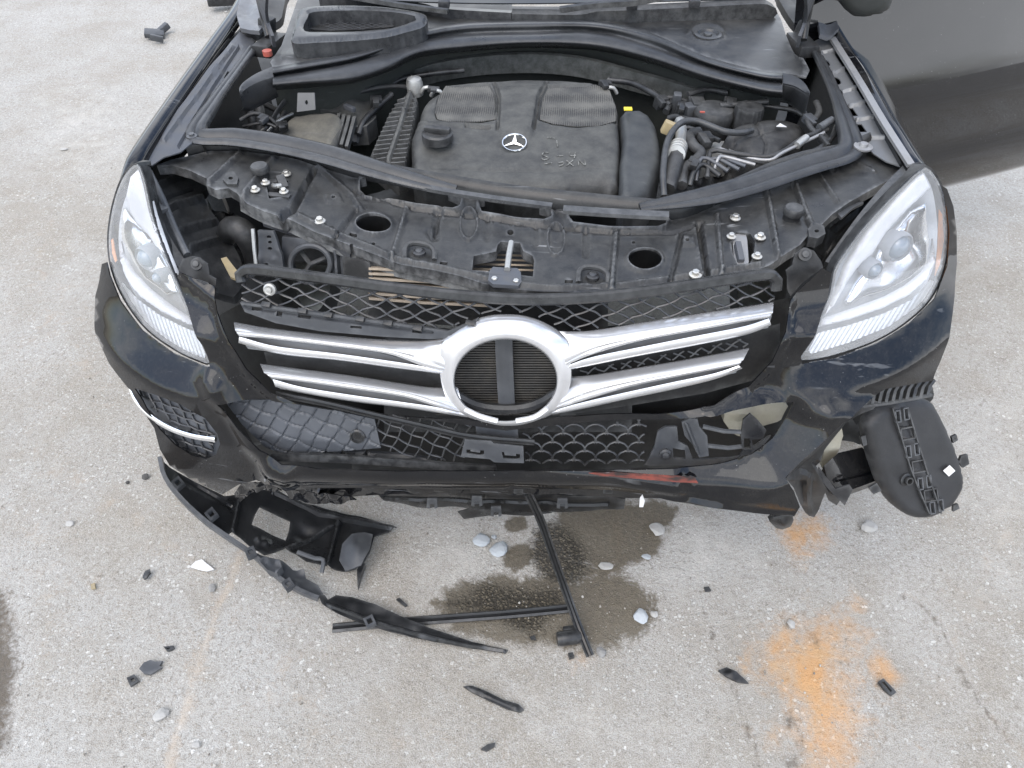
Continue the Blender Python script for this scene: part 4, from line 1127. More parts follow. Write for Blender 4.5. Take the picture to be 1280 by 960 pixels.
# dark trough under the whole bay
bay = sheet('engine_bay_floor', [(235, 190), (330, 60), (640, 20), (1000, 60), (1075, 200), (1040, 300), (900, 345), (640, 370), (420, 330), (250, 330)], mz(.60), M['cav'], car, relief=[rough(40, .02, 8)], grid=18, thick=.01)
bk = lambda pts, z0, z1: [ptz([(p[0], p[1], z0) for p in pts]), None]
# side walls of the bay hang from the flanges
for pts in ([(318, 60), (290, 98), (262, 136), (246, 168), (256, 184)], [(1014, 60), (1036, 96), (1054, 134), (1068, 168), (1060, 190)]):
    a = ptz([(x, y, .965) for x, y in pts]); b = a.copy(); b[:, 2] = .60; b[:, 0] *= .96
    loft('inner_wing', [a, (a + b) / 2, b], M['plas'], car, m=14, sub=2)

# ---------------------------------------------------------------- radiator support (the big pressed front panel)
sup_out = [(196, 207), (214, 199), (236, 194), (262, 189), (300, 188), (345, 194), (374, 200), (398, 208), (440, 221), (500, 232), (560, 243), (640, 256), (690, 262), (730, 266), (790, 272), (842, 275), (872, 267), (920, 246), (960, 228), (1000, 214), (1050, 204), (1084, 190), (1112, 194),
           (1132, 206), (1124, 218), (1096, 234), (1062, 252), (1040, 268), (1026, 282), (1012, 292), (1000, 306), (984, 316), (964, 330), (950, 336), (912, 342), (870, 350), (820, 357), (768, 364), (735, 366), (700, 365), (640, 362), (600, 353), (572, 344), (545, 338), (500, 330),
           (462, 316), (425, 302), (395, 290), (362, 274), (330, 264), (308, 254), (296, 242), (286, 236), (270, 238), (258, 232), (258, 223), (236, 212), (214, 206)]
def supz(px, py):
    x0 = 632 + (px - 632)
    mid = np.interp(px, [190, 250, 345, 400, 470, 640, 800, 880, 930, 1000, 1080, 1130], [228, 226, 232, 250, 270, 318, 318, 305, 290, 262, 232, 214])
    rear = np.interp(px, [190, 345, 400, 470, 640, 800, 870, 930, 1000, 1130], [190, 196, 212, 230, 258, 274, 268, 242, 212, 185])
    z = np.interp(px, [190, 300, 420, 640, 840, 960, 1130], [.955, .945, .915, .905, .905, .935, .965])
    return z + 0 * rear
cut = [(592, 320), (612, 316), (620, 314), (622, 306), (626, 302), (650, 304), (654, 314), (666, 320), (668, 326), (666, 346), (650, 344), (648, 336), (616, 334), (614, 340), (590, 338)]
rear_slots = [[(450, 226), (458, 224), (500, 232), (560, 243), (577, 250), (575, 258), (566, 262), (520, 256), (462, 247), (450, 240)], [(598, 251), (612, 250), (660, 256), (688, 264), (690, 272), (680, 277), (640, 273), (602, 267)],
              [(708, 264), (716, 262), (770, 266), (820, 270), (833, 274), (832, 282), (822, 286), (760, 286), (716, 280)]]
latL = [(333, 232), (344, 230), (352, 224), (360, 226), (358, 236), (352, 246), (336, 248)]
latR = [(914, 304), (920, 290), (938, 292), (944, 302), (942, 320), (936, 332), (922, 331), (916, 318)]
holes = [ell(467, 281, 22, 11.5, 26, 4), ell(806, 325, 21, 13, 26), cut] + rear_slots + [latL, latR] + [ell(638, 290, 4.2, 3.6, 10), ell(417, 248, 2.5, 1.8, 8), ell(859, 301, 2.6, 2, 8), ell(467, 305, 2.5, 1.8, 8), ell(439, 307, 2.5, 2, 8), ell(825, 347, 2.6, 2, 8), ell(797, 351, 2.6, 2, 8), ell(792, 303, 2.4, 1.6, 8),
         [(437, 291), (446, 293), (446, 297), (437, 295)], [(550, 327), (560, 328), (558, 331), (550, 331)], [(706, 350), (716, 350), (716, 354), (706, 354)], ell(1042, 213, 5, 2.6, 10)]
srel = [rough(26, .0016, 1)]
for L, w, h in (([(300, 192), (262, 228)], 4, .008), ([(342, 198), (306, 244)], 4.5, .009), ([(392, 214), (366, 262), (352, 270)], 5, -.016), ([(398, 208), (440, 244), (452, 262)], 4, .006), ([(508, 262), (490, 322)], 4, .008), ([(446, 262), (420, 296)], 3, -.007),
                ([(535, 290), (540, 300), (552, 262)], 3, -.004), ([(770, 292), (764, 362)], 5, .009), ([(852, 292), (838, 352)], 4, -.007), ([(874, 280), (884, 344)], 5, -.016), ([(896, 270), (902, 342)], 4, .007), ([(958, 238), (972, 318)], 4.5, .009), ([(990, 222), (1014, 284)], 4.5, .009), ([(1020, 214), (1046, 252)], 3, .007), ([(1066, 202), (1092, 216)], 2.5, .005),
                ([(440, 240), (520, 262), (600, 272), (680, 284), (760, 292), (840, 292), (880, 278)], 2.2, -.006),
                ([(372, 268), (430, 296), (500, 324), (560, 336), (632, 354), (700, 360), (780, 356), (880, 342), (950, 330)], 3, .006)):
    srel.append(groove(L, w, h))
for cx, cy in ((586, 280), (695, 299)):
    tri = ell(cx, cy, 11, 20, 16); srel += [groove(tri, 2.2, .005, True), lump(cx, cy + 2, 6, 11, -.004)]
for cx, cy, ry in ((545, 281, 16), (609, 287, 10), (669, 295, 10), (732, 303, 16)):
    srel.append(groove([(cx, cy - ry), (cx, cy + ry)], 5, -.005))
srel += [pad(ell(525, 315, 20, 14, 16), 3, -.007), pad(ell(742, 345, 20, 14, 16), 3, -.007), pad([(404, 242), (424, 240), (430, 252), (408, 256)], 2, .004), pad([(852, 294), (868, 294), (870, 308), (852, 308)], 2, .004), groove(holes[0], 5, .005, True), groove(holes[1], 5, .005, True)]
for h in rear_slots: srel.append(groove(cat(h, 5, True), 4, .006, True))
def sz_(px, py): return float(supz(np.array([float(px)]), np.array([float(py)]))[0])
support = sheet('radiator_support', sup_out, mz(supz), M['panel'], car, holes, srel, 3.4, .022, sharp=70)
rw = cat(sup_out[2:22], 8)
a = ptz([(x, y, sz_(x, y) - .004) for x, y in rw]); b = a + np.array([0, .010, .034])
V, Fc = loft_mesh([a, a * .5 + b * .5 + np.array([0, -.003, 0]), b, b + np.array([0, .012, .002])], .004, (0, .9, .1))
mesh_obj('rear_wall', V, Fc, M['panel'], support, True, 60)
# oval duct collars
for cx, cy, rx, ry in ((467, 281, 21.5, 11), (806, 325, 20.5, 12.5)):
    zz = float(supz(np.array([cx]), np.array([cy]))[0]); a = ptz([(p[0], p[1], zz + .002) for p in ell(cx, cy, rx, ry, 28)]); b = a.copy(); b[:, 2] -= .05
    V, Fc = loft_mesh([np.vstack([a, a[:1]]), np.vstack([b, b[:1]])], .003, (0, 0, 0.3))
    mesh_obj('duct_collar', V, Fc, M['plas'], support)
# hex bolts with washers: one mesh, many places
def bolt_mesh(r=.011):
    w = lathe_mesh([(r, 0), (r, .0022), (r * .72, .0034)], 18)
    hx = lathe_mesh([(r * .62, .0025), (r * .62, .0085), (r * .5, .0098), (0, .0098)], 6)
    return merge([w, hx])
bolt_me = None
def bolt(px, py, z, r=1.0, parent=None, mat='zinc', name='bolt', tilt=(0, 0)):
    global bolt_me
    c = ptz([(px, py, z)])[0]
    if bolt_me is None:
        o = mo('bolt', bolt_mesh(), M['zinc'], parent); bolt_me = o.data
    else:
        o = bpy.data.objects.new(name, bolt_me); COL.objects.link(o); o.parent = parent
    o.location = c - base_of(parent); o.scale = (r, r, r); o.rotation_euler = (radians(tilt[0]), radians(tilt[1]), random.random() * 3)
    return o
def sz(px, py): return float(supz(np.array([float(px)]), np.array([float(py)]))[0])
for px, py, r in ((319, 238, .95), (358, 218, .95), (332, 229, .9), (355, 240, .9), (400, 277, 1.05), (919, 273, 1.0), (914, 296, .85), (950, 297, 1.0), (946, 321, .9), (869, 344, 1.1), (618, 351, .85), (645, 354, .85)):
    bolt(px, py, sz(px, py) + .003, r, support)
def bumpstop(px, py):
    c = ptz([(px, py, sz(px, py))])[0]
    mo('rubber_stop', xf(lathe_mesh([(.017, -.002), (.017, .010), (.020, .012), (.020, .022), (.017, .026), (0, .026)], 20), c), M['rub_d'], support)
bumpstop(327, 220); bumpstop(989, 273)
# latches
def latch(cx, cy, flip):
    z = sz(cx, cy)
    P = lambda x, y, dz: ptz([(x, y, z + dz)])[0]
    lt = mo('hood_latch', merge([xf(box_mesh((.030, .014, .03), .002), P(cx, cy - 3, -.012), rotm(0, 0, 20 * flip)), xf(box_mesh((.018, .035, .012), .002), P(cx + 6 * flip, cy - 8, .004), rotm(20, 0, 30 * flip)),
                                 xf(box_mesh((.05, .014, .008), .0015), P(cx + 2, cy + 9, -.004), rotm(0, 0, -6))]), M['plas_d'], support, smooth=True)
    sweep('latch_hook', np.array([P(cx - 8, cy - 6, -.012), P(cx - 3, cy - 3, .006), P(cx + 3, cy - 4, .008), P(cx + 6, cy + 4, -.01)]), circ(.005, 8), M['alu'], lt, step=.006)
latch(347, 236, 1)
lt2 = sheet('hood_latch', [(912, 290), (922, 288), (932, 291), (934, 300), (936, 328), (930, 332), (918, 331), (916, 304)], mz(lambda x, y: supz(x, y) - .004), M['steel'], support, holes=[[(921, 307), (926, 307), (926, 327), (921, 327)]], grid=3, thick=.006)
mo('latch_hook', xf(box_mesh((.012, .05, .016), .003), ptz([(924, 316, sz(924, 316) + .002)])[0], rotm(10, 0, 3)), M['dsteel'], lt2)
# centre catch
cc = sheet('catch_plate', [(612, 338), (616, 334), (646, 335), (651, 340), (652, 352), (648, 357), (616, 355), (610, 350)], mz(lambda x, y: supz(x, y) + .008), M['dsteel'], support, grid=3, thick=.008)
sweep('catch_rod', ptz([(639, 303, .915), (636, 320, .916), (634, 337, .916)]), circ(.006, 8), M['alu'], cc)
# clip wells in front of the panel
for cx, cy in ((525, 315), (742, 345)):
    z = sz(cx, cy)
    sweep('well_rim', ptz([(cx - 19, cy + 8, z), (cx - 18, cy - 5, z + .006), (cx - 10, cy - 11, z + .008), (cx + 8, cy - 9, z + .008), (cx + 17, cy - 2, z + .006), (cx + 18, cy + 10, z)]), circ(.0055, 7), M['plas_d'], support, step=.01)
    mo('push_pin', xf(lathe_mesh([(.013, -.004), (.013, .002), (.008, .004), (.007, .006), (0, .0065)], 16), ptz([(cx - 1, cy, z - .002)])[0]), M['plas_s'], support)
# louvre strips seen through the cut-out
for k in range(4):
    y = 318 + k * 6
    sweep('air_louvre', ptz([(585, y, .85), (672, y + 2, .85)]), [(-.002, -.001), (.002, -.001), (.002, .001), (-.002, .001)], M['tan'], support, up=(0, -.5, .86))
sheet('louvre_box', [(575, 300), (685, 300), (690, 360), (570, 360)], mz(.80), M['cav'], support, grid=20, thick=.01)
# front wall of the panel: folded edge on the damaged left half
fw = [(300, 250), (330, 266), (362, 277), (395, 293), (425, 305), (462, 319), (500, 333), (545, 341), (600, 356), (640, 364)]
a = ptz([(x, y, sz(x, y) - .018) for x, y in fw]); b = a.copy(); b[:, 2] -= .020; b[:, 1] -= .008
loft('folded_edge', [a, b], M['panel'], support, .003, (0, 1, 0), m=30)
a = ptz([(x, y, .885) for x, y in ((330, 275), (365, 287), (400, 301), (440, 318))]); 
sweep('torn_flange', a, [(-.006, -.012), (.006, -.012), (.006, .012), (-.006, .012)], M['dsteel'], support, up=OUT_Z, step=.02)
# tabs that carry the bumper cover
for poly, name, c in (([(228, 324), (238, 321), (250, 322), (260, 330), (262, 344), (270, 349), (270, 360), (254, 356), (222, 338)], 'cover_tab', (246, 330)), ([(984, 346), (982, 338), (990, 332), (994, 318), (1006, 310), (1018, 314), (1026, 326), (1029, 334), (1004, 352), (988, 370), (984, 362)], 'cover_tab', (1006, 318))):
    tb = sheet(name, poly, mf(.03), M['plas_d'], car, relief=[rough(14, .003)], grid=4, thick=.004)
    mo('push_pin', xf(lathe_mesh([(.012, -.004), (.012, .002), (.007, .003), (.006, .006), (0, .0065)], 16), pf([c], .028)[0], align((0, -.7, .7))), M['plas_d'], tb)

# ---------------------------------------------------------------- hood seal along the front of the bay
SZ = .985
seal_prof = [(-.026, -.010), (.024, -.010), (.030, -.004), (.026, .003), (.012, .004), (.006, .001), (-.002, .009), (-.014, .013), (-.024, .009), (-.028, 0)]
sl = [(318, 58), (300, 82), (278, 112), (260, 138), (247, 158), (247, 168), (258, 171), (290, 171), (330, 176), (372, 184), (410, 193), (450, 205), (490, 217), (530, 228), (570, 237)]
slz = [1.0, .998, .995, .99, .985, .98, .978, .978, .978, .976, .974, .97, .965, .958, .950]
sl_sc = np.array([.5, .5, .5, .55, .6, .75, .9, 1, 1, 1, 1, .95, .85, .7, .45])
seal = sweep('hood_seal', ptz([(x, y, z) for (x, y), z in zip(sl, slz)]), seal_prof, M['rub'], car, up=OUT_Z, scale=None)
bpy.data.objects.remove(seal)
def seal_sweep(name, pts, zs, sc, flip=1):
    P = ptz([(x, y, z) for (x, y), z in zip(pts, zs)])
    Q = cat(P, .012); k = np.linspace(0, 1, len(Q)); S = np.interp(k, np.linspace(0, 1, len(sc)), sc)
    V, Fc = sweep_mesh(Q, [(a * flip, b) for a, b in seal_prof], False, OUT_Z, S)
    return mesh_obj(name, V, Fc, M['rub'], car, True, 60)
seal_sweep('hood_seal', sl, slz, sl_sc)
sr = [(1016, 56), (1030, 84), (1044, 116), (1055, 146), (1063, 172), (1062, 186), (1050, 194), (1022, 202), (990, 212), (950, 226), (910, 238), (870, 247), (830, 254), (800, 259)]
srz = [1.0, .998, .995, .99, .985, .98, .978, .976, .974, .97, .965, .958, .952, .948]
seal_sweep('hood_seal', sr, srz, [.45, .45, .5, .5, .6, .8, .95, 1, 1, 1, .95, .9, .7, .4], -1)
sweep('seal_lip', ptz([(430, 208, .962), (520, 232, .955), (600, 246, .95), (690, 258, .948)]), [(-.007, -.004), (.007, -.004), (.006, .003), (-.006, .005)], M['rub'], car, up=OUT_Z, step=.02)
sweep('seal_lip', ptz([(704, 262, .948), (760, 266, .948), (836, 270, .95)]), [(-.010, -.004), (.010, -.004), (.008, .003), (-.008, .006)], M['rub'], car, up=OUT_Z, step=.02)

# ---------------------------------------------------------------- cowl: big double seal, panels, wiper tray, glass
CZ = 1.01
xs_ = [341, 380, 440, 485, 525, 581, 660, 743, 812, 881, 949, 978]
top = [84, 77, 66, 52, 38, 28, 25, 26, 41, 70, 88, 91]
grv = [94, 88, 77, 63, 50, 42, 40, 39, 57, 81, 99, 103]
bot = [113, 110, 104, 90, 72, 65, 60, 63, 79, 102, 119, 123]
def crail(ys, z, dy=0): return ptz([(x, y + dy, z) for x, y in zip(xs_, ys)])
t0 = crail(top, CZ + .006); t1 = crail(top, CZ + .016, 3.5); t2 = crail(top, CZ + .012, 8)
g0 = crail(grv, CZ - .002); f1 = crail(grv, CZ + .004, 4)
mid_ = [(a + b) / 2 for a, b in zip(grv, bot)]
f2 = crail(mid_, CZ - .001, 2); f3 = crail(bot, CZ - .014, -4); f4 = crail(bot, CZ - .040)
cs = loft('cowl_seal', [t0 + np.array([0, .01, -.02]), t0, t1, t2, g0, f1, f2, f3, f4, f4 + np.array([0, .02, -.004])], M['rub'], car, m=90, sub=3, sharp=80)
# end pieces
for pts, nm in (([[(341, 83), (320, 92), (304, 103), (299, 110)], [(342, 96), (322, 103), (306, 112), (300, 120)], [(346, 114), (326, 122), (312, 130), (304, 134)], [(348, 119), (330, 128), (312, 137), (300, 138)]], 'seal_end'),
                ([[(978, 91), (994, 95), (1006, 104), (1013, 116)], [(979, 104), (992, 107), (1003, 113), (1012, 119)], [(976, 120), (990, 122), (1000, 130), (1008, 137)], [(974, 126), (986, 128), (998, 138), (1006, 143)]], 'seal_end')):
    rr = [ptz([(x, y, z) for x, y in r]) for r, z in zip(pts, (CZ + .012, CZ + .006, CZ - .03, CZ - .05))]
    loft(nm, rr, M['rub'], cs, .004, (0, 0, 1), m=14, sub=2)
# firewall under the cowl seal
a = crail(bot, CZ - .05, -3); b = a.copy(); b[:, 2] = .62; b[:, 1] += .02
loft('firewall', [a, (a * 2 + b) / 3, (a + 2 * b) / 3, b], M['fwall'], car, m=40, sub=2)
# cowl panels
cz = lambda x, y: np.full(np.shape(x), CZ)
cpL = sheet('cowl_panel', [(338, 78), (352, 58), (362, 30), (372, 0), (390, -20), (640, -20), (640, 26), (581, 29), (525, 40), (485, 53), (440, 67), (380, 78), (341, 85)], mz(CZ + .004), M['panel'], car, relief=[groove([(352, 72), (430, 62), (480, 48)], 4, .004), rough(40, .003)], grid=8, thick=.004)
cpR = sheet('cowl_panel', [(640, 26), (640, 8), (760, 10), (800, 14), (880, 12), (966, 6), (976, 24), (982, 44), (990, 62), (1004, 72), (1012, 88), (1008, 96), (978, 91), (949, 89), (881, 71), (812, 42), (743, 27)], mz(CZ + .004), M['panel'], car, relief=[rough(40, .003, 6), groove(ell(884, 42, 21, 12, 16), 3, .004, True), groove([(985, 40), (1000, 72)], 5, -.006)], grid=6, thick=.004)
mo('grommet', xf(lathe_mesh([(.036, -.002), (.036, .002), (.028, .004), (.022, -.003), (.012, -.004), (.010, .004), (0, .004)], 24), ptz([(885, 43, CZ + .006)])[0]), M['rub'], cpR)
# air intake frame on the left panel
fr_o = [(365, 50), (368, 30), (372, 14), (384, 6), (430, 4), (480, 6), (520, 12), (533, 18), (530, 30), (505, 38), (480, 44), (440, 48), (400, 50)]
fr_i = [(380, 36), (384, 20), (392, 13), (440, 11), (490, 13), (518, 18), (520, 23), (490, 33), (450, 37), (410, 38)]
fr = sheet('intake_frame', fr_o, mz(CZ + .046), M['rub'], cpL, [fr_i], [groove(cat(fr_o, 5, True), 4, -.006, True), groove(cat(fr_i, 5, True), 3, -.004, True)], 4, .045, curve=2)
sheet('intake_screen', fr_i, mz(CZ + .008), M['cav'], cpL, grid=6, thick=.002)
wires('screen_mesh', lattice([(395, 30), (410, 24), (500, 22), (512, 24), (490, 32), (450, 36), (410, 37)], (1, .3), (1, -.3), 3.2, 3.2, (0, 20)), mz(CZ + .011), .0006, M['plas_s'], cpL, n=4, every=8)
# lip towards the windscreen and the windscreen itself
sweep('cowl_lip', ptz([(640, 17, CZ + .02), (560, 12, CZ + .02), (530, 5, CZ + .022), (480, 0, CZ + .024), (400, -4, CZ + .024)]), [(-.012, -.03), (.012, -.03), (.012, .004), (-.012, .006)], M['plas_s'], car, up=OUT_Z, step=.02)
sweep('cowl_lip', ptz([(640, 17, CZ + .02), (720, 18, CZ + .02), (745, 14, CZ + .022), (800, 12, CZ + .03), (880, 8, CZ + .034), (956, 5, CZ + .036), (966, 16, CZ + .01)]), [(-.016, -.035), (.016, -.035), (.014, .004), (-.014, .008)], M['rub_d'], car, up=OUT_Z, step=.02)
ws = loft('windscreen', [ptz([(420, -2, 1.06), (640, 4, 1.06), (960, -2, 1.06)]), ptz([(420, -2, 1.06), (640, 4, 1.06), (960, -2, 1.06)]) + np.array([0, .75, .52])], M['screen'] if 'screen' in M else M['lens'], car, .005, (0, -.5, .8), m=20)
wp = sweep('wiper_arm', ptz([(700, 12, CZ + .05), (745, 6, CZ + .06), (800, 2, CZ + .08), (860, -12, CZ + .12)]), [(-.01, -.006), (.01, -.006), (.008, .006), (-.008, .006)], M['fresh'], car, up=OUT_Z, step=.02)
sweep('wiper_arm', ptz([(560, 14, CZ + .045), (500, 6, CZ + .05), (440, -4, CZ + .07)]), [(-.008, -.005), (.008, -.005), (.006, .005), (-.006, .005)], M['fresh'], car, up=OUT_Z, step=.02)
for x, y in ((790, 7), (868, 4), (555, 5)):
    mo('cowl_clip', xf(box_mesh((.03, .02, .02), .004), ptz([(x, y, CZ + .05)])[0]), M['plas_s'], car)

# hood hinges and gas struts, A-pillar feet
for s, pts in ((-1, [(336, 46), (330, 20), (324, -6), (312, -60)]), (1, [(1004, 50), (1008, 24), (1014, -4), (1022, -60)])):
    z = [1.03, 1.07, 1.13, 1.32]
    P = ptz([(x, y, q) for (x, y), q in zip(pts, z)])
    g = tube('gas_strut', P[:3], .0105, M['fresh'], car, step=.03)
    tube('strut_rod', P[2:], .005, M['alu'], g, step=.05)
    h = ptz([(pts[0][0] - s * 6, 52, 1.03), (pts[0][0] + s * 3, 28, 1.06), (pts[0][0] + s * 8, 6, 1.12), (pts[0][0] + s * 6, -30, 1.25)])
    sweep('hood_hinge', h, [(-.004, -.018), (.004, -.018), (.004, .018), (-.004, .018)], M['dsteel'], car, step=.03)
    mo('hinge_bracket', merge([xf(box_mesh((.05, .10, .03), .004), ptz([(pts[0][0] - s * 2, 56, 1.0)])[0], rotm(0, 0, s * 12)), xf(box_mesh((.03, .04, .06), .004), ptz([(pts[0][0] + s * 2, 36, 1.02)])[0], rotm(0, 14, s * 20))]), M['plas'], car)
for s, pts in ((-1, [(300, 40), (330, 45), (352, 20), (362, -20), (305, -20), (300, 15)]), (1, [(1040, 30), (1018, 48), (992, 30), (972, 2), (968, -20), (1030, -20)])):
    sheet('pillar_foot', pts, mz(lambda x, y, s=s: 1.005 + 0 * x), M['plas_d'], car, relief=[rough(14, .012, 3)], grid=6, thick=.02)
sheet('pillar_trim', [(1024, 46), (1022, 30), (1022, 6), (1028, -20), (1060, -20), (1052, 0), (1044, 20), (1048, 38), (1040, 44)], mz(1.035), M['pil'], car, relief=[rough(14, .01)], grid=6, thick=.01)
sheet('pillar_trim', [(300, 34), (296, 20), (300, 0), (306, -20), (320, -20), (322, 0), (330, 30), (324, 40)], mz(1.035), M['pil'], car, relief=[rough(14, .01)], grid=6, thick=.01)
mo('fluid_cap', xf(lathe_mesh([(.012, 0), (.012, .012), (0, .012)], 14), ptz([(335, 69, 1.0)])[0]), M['red'], car)

# ---------------------------------------------------------------- engine cover
ez = zplane((520, 225, .915), (770, 228, .915), (640, 95, .955))
eng_out = [(514, 210), (513, 168), (517, 155), (522, 143), (526, 128), (536, 116), (550, 108), (560, 99), (600, 95), (640, 92), (700, 93), (742, 96), (748, 104), (768, 112), (774, 130), (775, 152), (777, 180), (776, 205), (774, 226), (764, 230), (752, 227), (718, 229), (700, 233), (640, 234), (590, 233), (556, 229), (528, 222)]
lm = [(545, 150), (542, 140), (546, 122), (556, 106), (612, 104), (620, 118), (622, 150), (600, 153), (560, 153)]
rm = [(672, 150), (676, 122), (684, 106), (745, 104), (764, 112), (772, 134), (772, 152), (752, 158), (720, 159), (690, 156)]
er = [pad(lm, 3, -.010), pad(rm, 3, -.010), edge_round(eng_out, 14, .030), groove([(617, 100), (624, 122), (622, 160)], 3, -.006), groove([(684, 100), (673, 122), (667, 160)], 3, -.006), pad([(622, 108), (678, 108), (668, 160), (662, 182), (644, 190), (626, 182), (622, 160)], 4, .005), pad(ell(643, 178, 20, 13, 20), 3, -.003),
      groove([(540, 208), (600, 213), (700, 213), (750, 208)], 3, -.003), rough(30, .002, 8), groove([(582, 158), (612, 160)], 2, -.006), groove([(520, 150), (540, 157), (580, 157), (618, 157)], 3, .004), lump(547, 170, 30, 16, .010)]
def skirt(P, V2):
    return P
engine = sheet('engine_cover', eng_out, mz(ez), M['eng'], car, relief=er, grid=3.6, thick=.055, sharp=60)
for poly in (lm, rm):
    q = np.asarray(poly, float); c = q.mean(0); q = c + (q - c) * .95
    sheet('mesh_inset', q, mz(lambda x, y: ez(x, y) - .0045), M['engmesh'], engine, grid=5, thick=.002)
oc = ptz([(547, 169, .955)])[0]
cap = mo('oil_cap', xf(lathe_mesh([(.036, -.012), (.036, .006), (.032, .010), (.020, .007), (0, .006)], 28), oc), M['plas'], engine)
mo('cap_grip', xf(box_mesh((.062, .016, .016), .004), oc + np.array([0, 0, .012]), rotm(0, 0, -8)), M['plas'], cap)
# emblem: ring and three-pointed star
ec = ptz([(643, 178, float(ez(np.array(643.), np.array(178.))) + .004)])[0]
RE = .0275
ring = sweep_mesh(np.array([(RE * cos(t), RE * sin(t), 0) for t in np.linspace(0, 2 * pi, 40, endpoint=False)]), circ(.0019, 6), True, (0, 0, 1))
sv, sf = [], []
for k in range(3):
    a = radians(90 + 120 * k)
    tip = (RE * cos(a), RE * sin(a), .001); l = (.0056 * cos(a + 1.05), .0056 * sin(a + 1.05), .001); r = (.0056 * cos(a - 1.05), .0056 * sin(a - 1.05), .001)
    n = len(sv); sv += [tip, l, (0, 0, .0042), r]; sf += [[n, n + 1, n + 2], [n, n + 2, n + 3]]
tilt = rotm(14, 0, 0)
mo('emblem_ring', xf(ring, ec, tilt), M['bright'], engine); mo('emblem_star', xf((np.array(sv), sf), ec, tilt), M['bright'], engine, smooth=False)
# chalked letters on the cover
def chalk(strokes):
    parts = []
    for s in strokes:
        s = np.asarray(s, float); z = ez(s[:, 0], s[:, 1])
        rr = np.zeros(len(s))
        for f in er: rr = rr + f(s)
        P = PZ(s[:, 0], s[:, 1], z) + np.array([0, 0, 1]) * (rr + .0022)[:, None]
        parts.append(sweep_mesh(cat(P, .003), [(-.0011, -.0006), (.0011, -.0006), (.0008, .0006), (-.0008, .0006)], False, OUT_Z))
    return merge(parts)
mo('chalk_mark', chalk([[(686, 191), (680, 191), (678, 194), (683, 196), (686, 198), (680, 200), (677, 198)], [(696, 195), (704, 195)], [(712, 191), (713, 195), (720, 195)], [(719, 191), (718, 198)],
    [(708, 201), (717, 208)], [(716, 201), (708, 208)], [(723, 207), (724, 201), (731, 207), (731, 201)], [(698, 204), (704, 203), (704, 206), (699, 208)], [(696, 176), (697, 184)], [(684, 172), (694, 173)], [(680, 205), (690, 204)]]), M['chalk'], engine)
# side resonator
res_o = [(776, 136), (782, 132), (800, 131), (812, 138), (822, 152), (827, 180), (828, 200), (822, 222), (812, 238), (796, 247), (782, 248), (776, 240), (775, 200), (779, 170)]
reso = sheet('resonator', res_o, mz(zplane((780, 140, .945), (825, 160, .925), (790, 245, .915))), M['plas_g2'], car, relief=[edge_round(res_o, 11, .024), rough(24, .002)], grid=3.6, thick=.08, sharp=70)
mo('tag', xf(box_mesh((.020, .014, .004), .001), ptz([(785, 136, .958)])[0], rotm(0, 0, 4)), M['yellow'], reso)
# rear edge of the engine: brackets and lifting eyes
for x, y in ((763, 113), (534, 113), (546, 117)):
    P = ptz([(x - 7, y + 3, .93), (x - 4, y - 3, .945), (x + 4, y - 3, .945), (x + 8, y + 4, .93)])
    tube('lifting_eye', P, .005, M['alu'], car, step=.008)
mo('pipe_cap', xf(lathe_mesh([(.02, -.03), (.022, 0), (.018, .012), (.006, .016), (0, .016)], 12), ptz([(518, 104, .95)])[0]), M['alu'], car)

# ---------------------------------------------------------------- ribbed intake duct left of the engine
duct_o = [(478, 204), (462, 190), (472, 168), (484, 142), (498, 120), (514, 112), (522, 122), (520, 142), (516, 160), (512, 180), (506, 206), (496, 210)]
dz = zplane((470, 190, .90), (518, 116, .935), (505, 205, .90))
duct = sheet('intake_duct', duct_o, mz(dz), M['eng'], car, relief=[groove([(484, 206), (500, 160), (514, 112)], 5, .010), groove([(491, 142), (506, 142)], 2, .006), edge_round(duct_o, 8, .012)], grid=3, thick=.06, sharp=50)
for k in range(15):
    u = k / 14.0; cy_ = 204 - 80 * u; cxs = 485 + 27 * u
    lx = np.interp(cy_, [120, 142, 168, 190, 204], [500, 487, 475, 466, 474]); rx_ = np.interp(cy_, [122, 142, 160, 180, 206], [521, 519, 515, 511, 506])
    zz = lambda x, y: float(dz(np.array(x), np.array(y)))
    for x0, x1, sl_ in ((lx, cxs - 4, 2.5), (cxs + 4, rx_, 1.5)):
        sweep('duct_rib', ptz([(x0, cy_ + sl_, zz(x0, cy_) + .001), ((x0 + x1) / 2, cy_ + sl_ * .5, zz(x0, cy_) + .007), (x1, cy_, zz(x1, cy_) + .007)]), [(-.003, -.006), (.003, -.006), (.0024, .004), (-.0024, .004)], M['eng'], duct, up=OUT_Z)
# air box on the far left
ab_o = [(346, 168), (356, 150), (366, 141), (386, 137), (412, 136), (424, 140), (430, 150), (420, 172), (412, 184), (396, 182)]
ab = sheet('air_box', ab_o, mz(zplane((350, 165, .90), (425, 142, .92), (410, 182, .90))), M['eng2'], car, relief=[edge_round(ab_o, 10, .018), rough(20, .003)], grid=3.4, thick=.07, sharp=60)
for k in range(4):
    x = 414 + k * 6.5
    sweep('box_rib', ptz([(x + 10, 144 + k * 1.2, .905), (x + 6, 160 + k, .90), (x, 178 + k * 2.4, .885)]), [(-.004, -.01), (.004, -.01), (.004, .006), (-.004, .006)], M['eng'], ab, up=OUT_Z, step=.02)
sheet('strut_tower', [(395, 128), (420, 122), (450, 122), (468, 130), (470, 146), (458, 158), (438, 158), (430, 150), (424, 140), (400, 136)], mz(.895), M['eng'], car, relief=[lump(440, 132, 16, 8, .02), rough(16, .006)], grid=4, thick=.05)
mo('tower_bracket', xf(box_mesh((.034, .012, .012), .002), ptz([(437, 135, .925)])[0], rotm(0, 0, -35)), M['dsteel'], car)
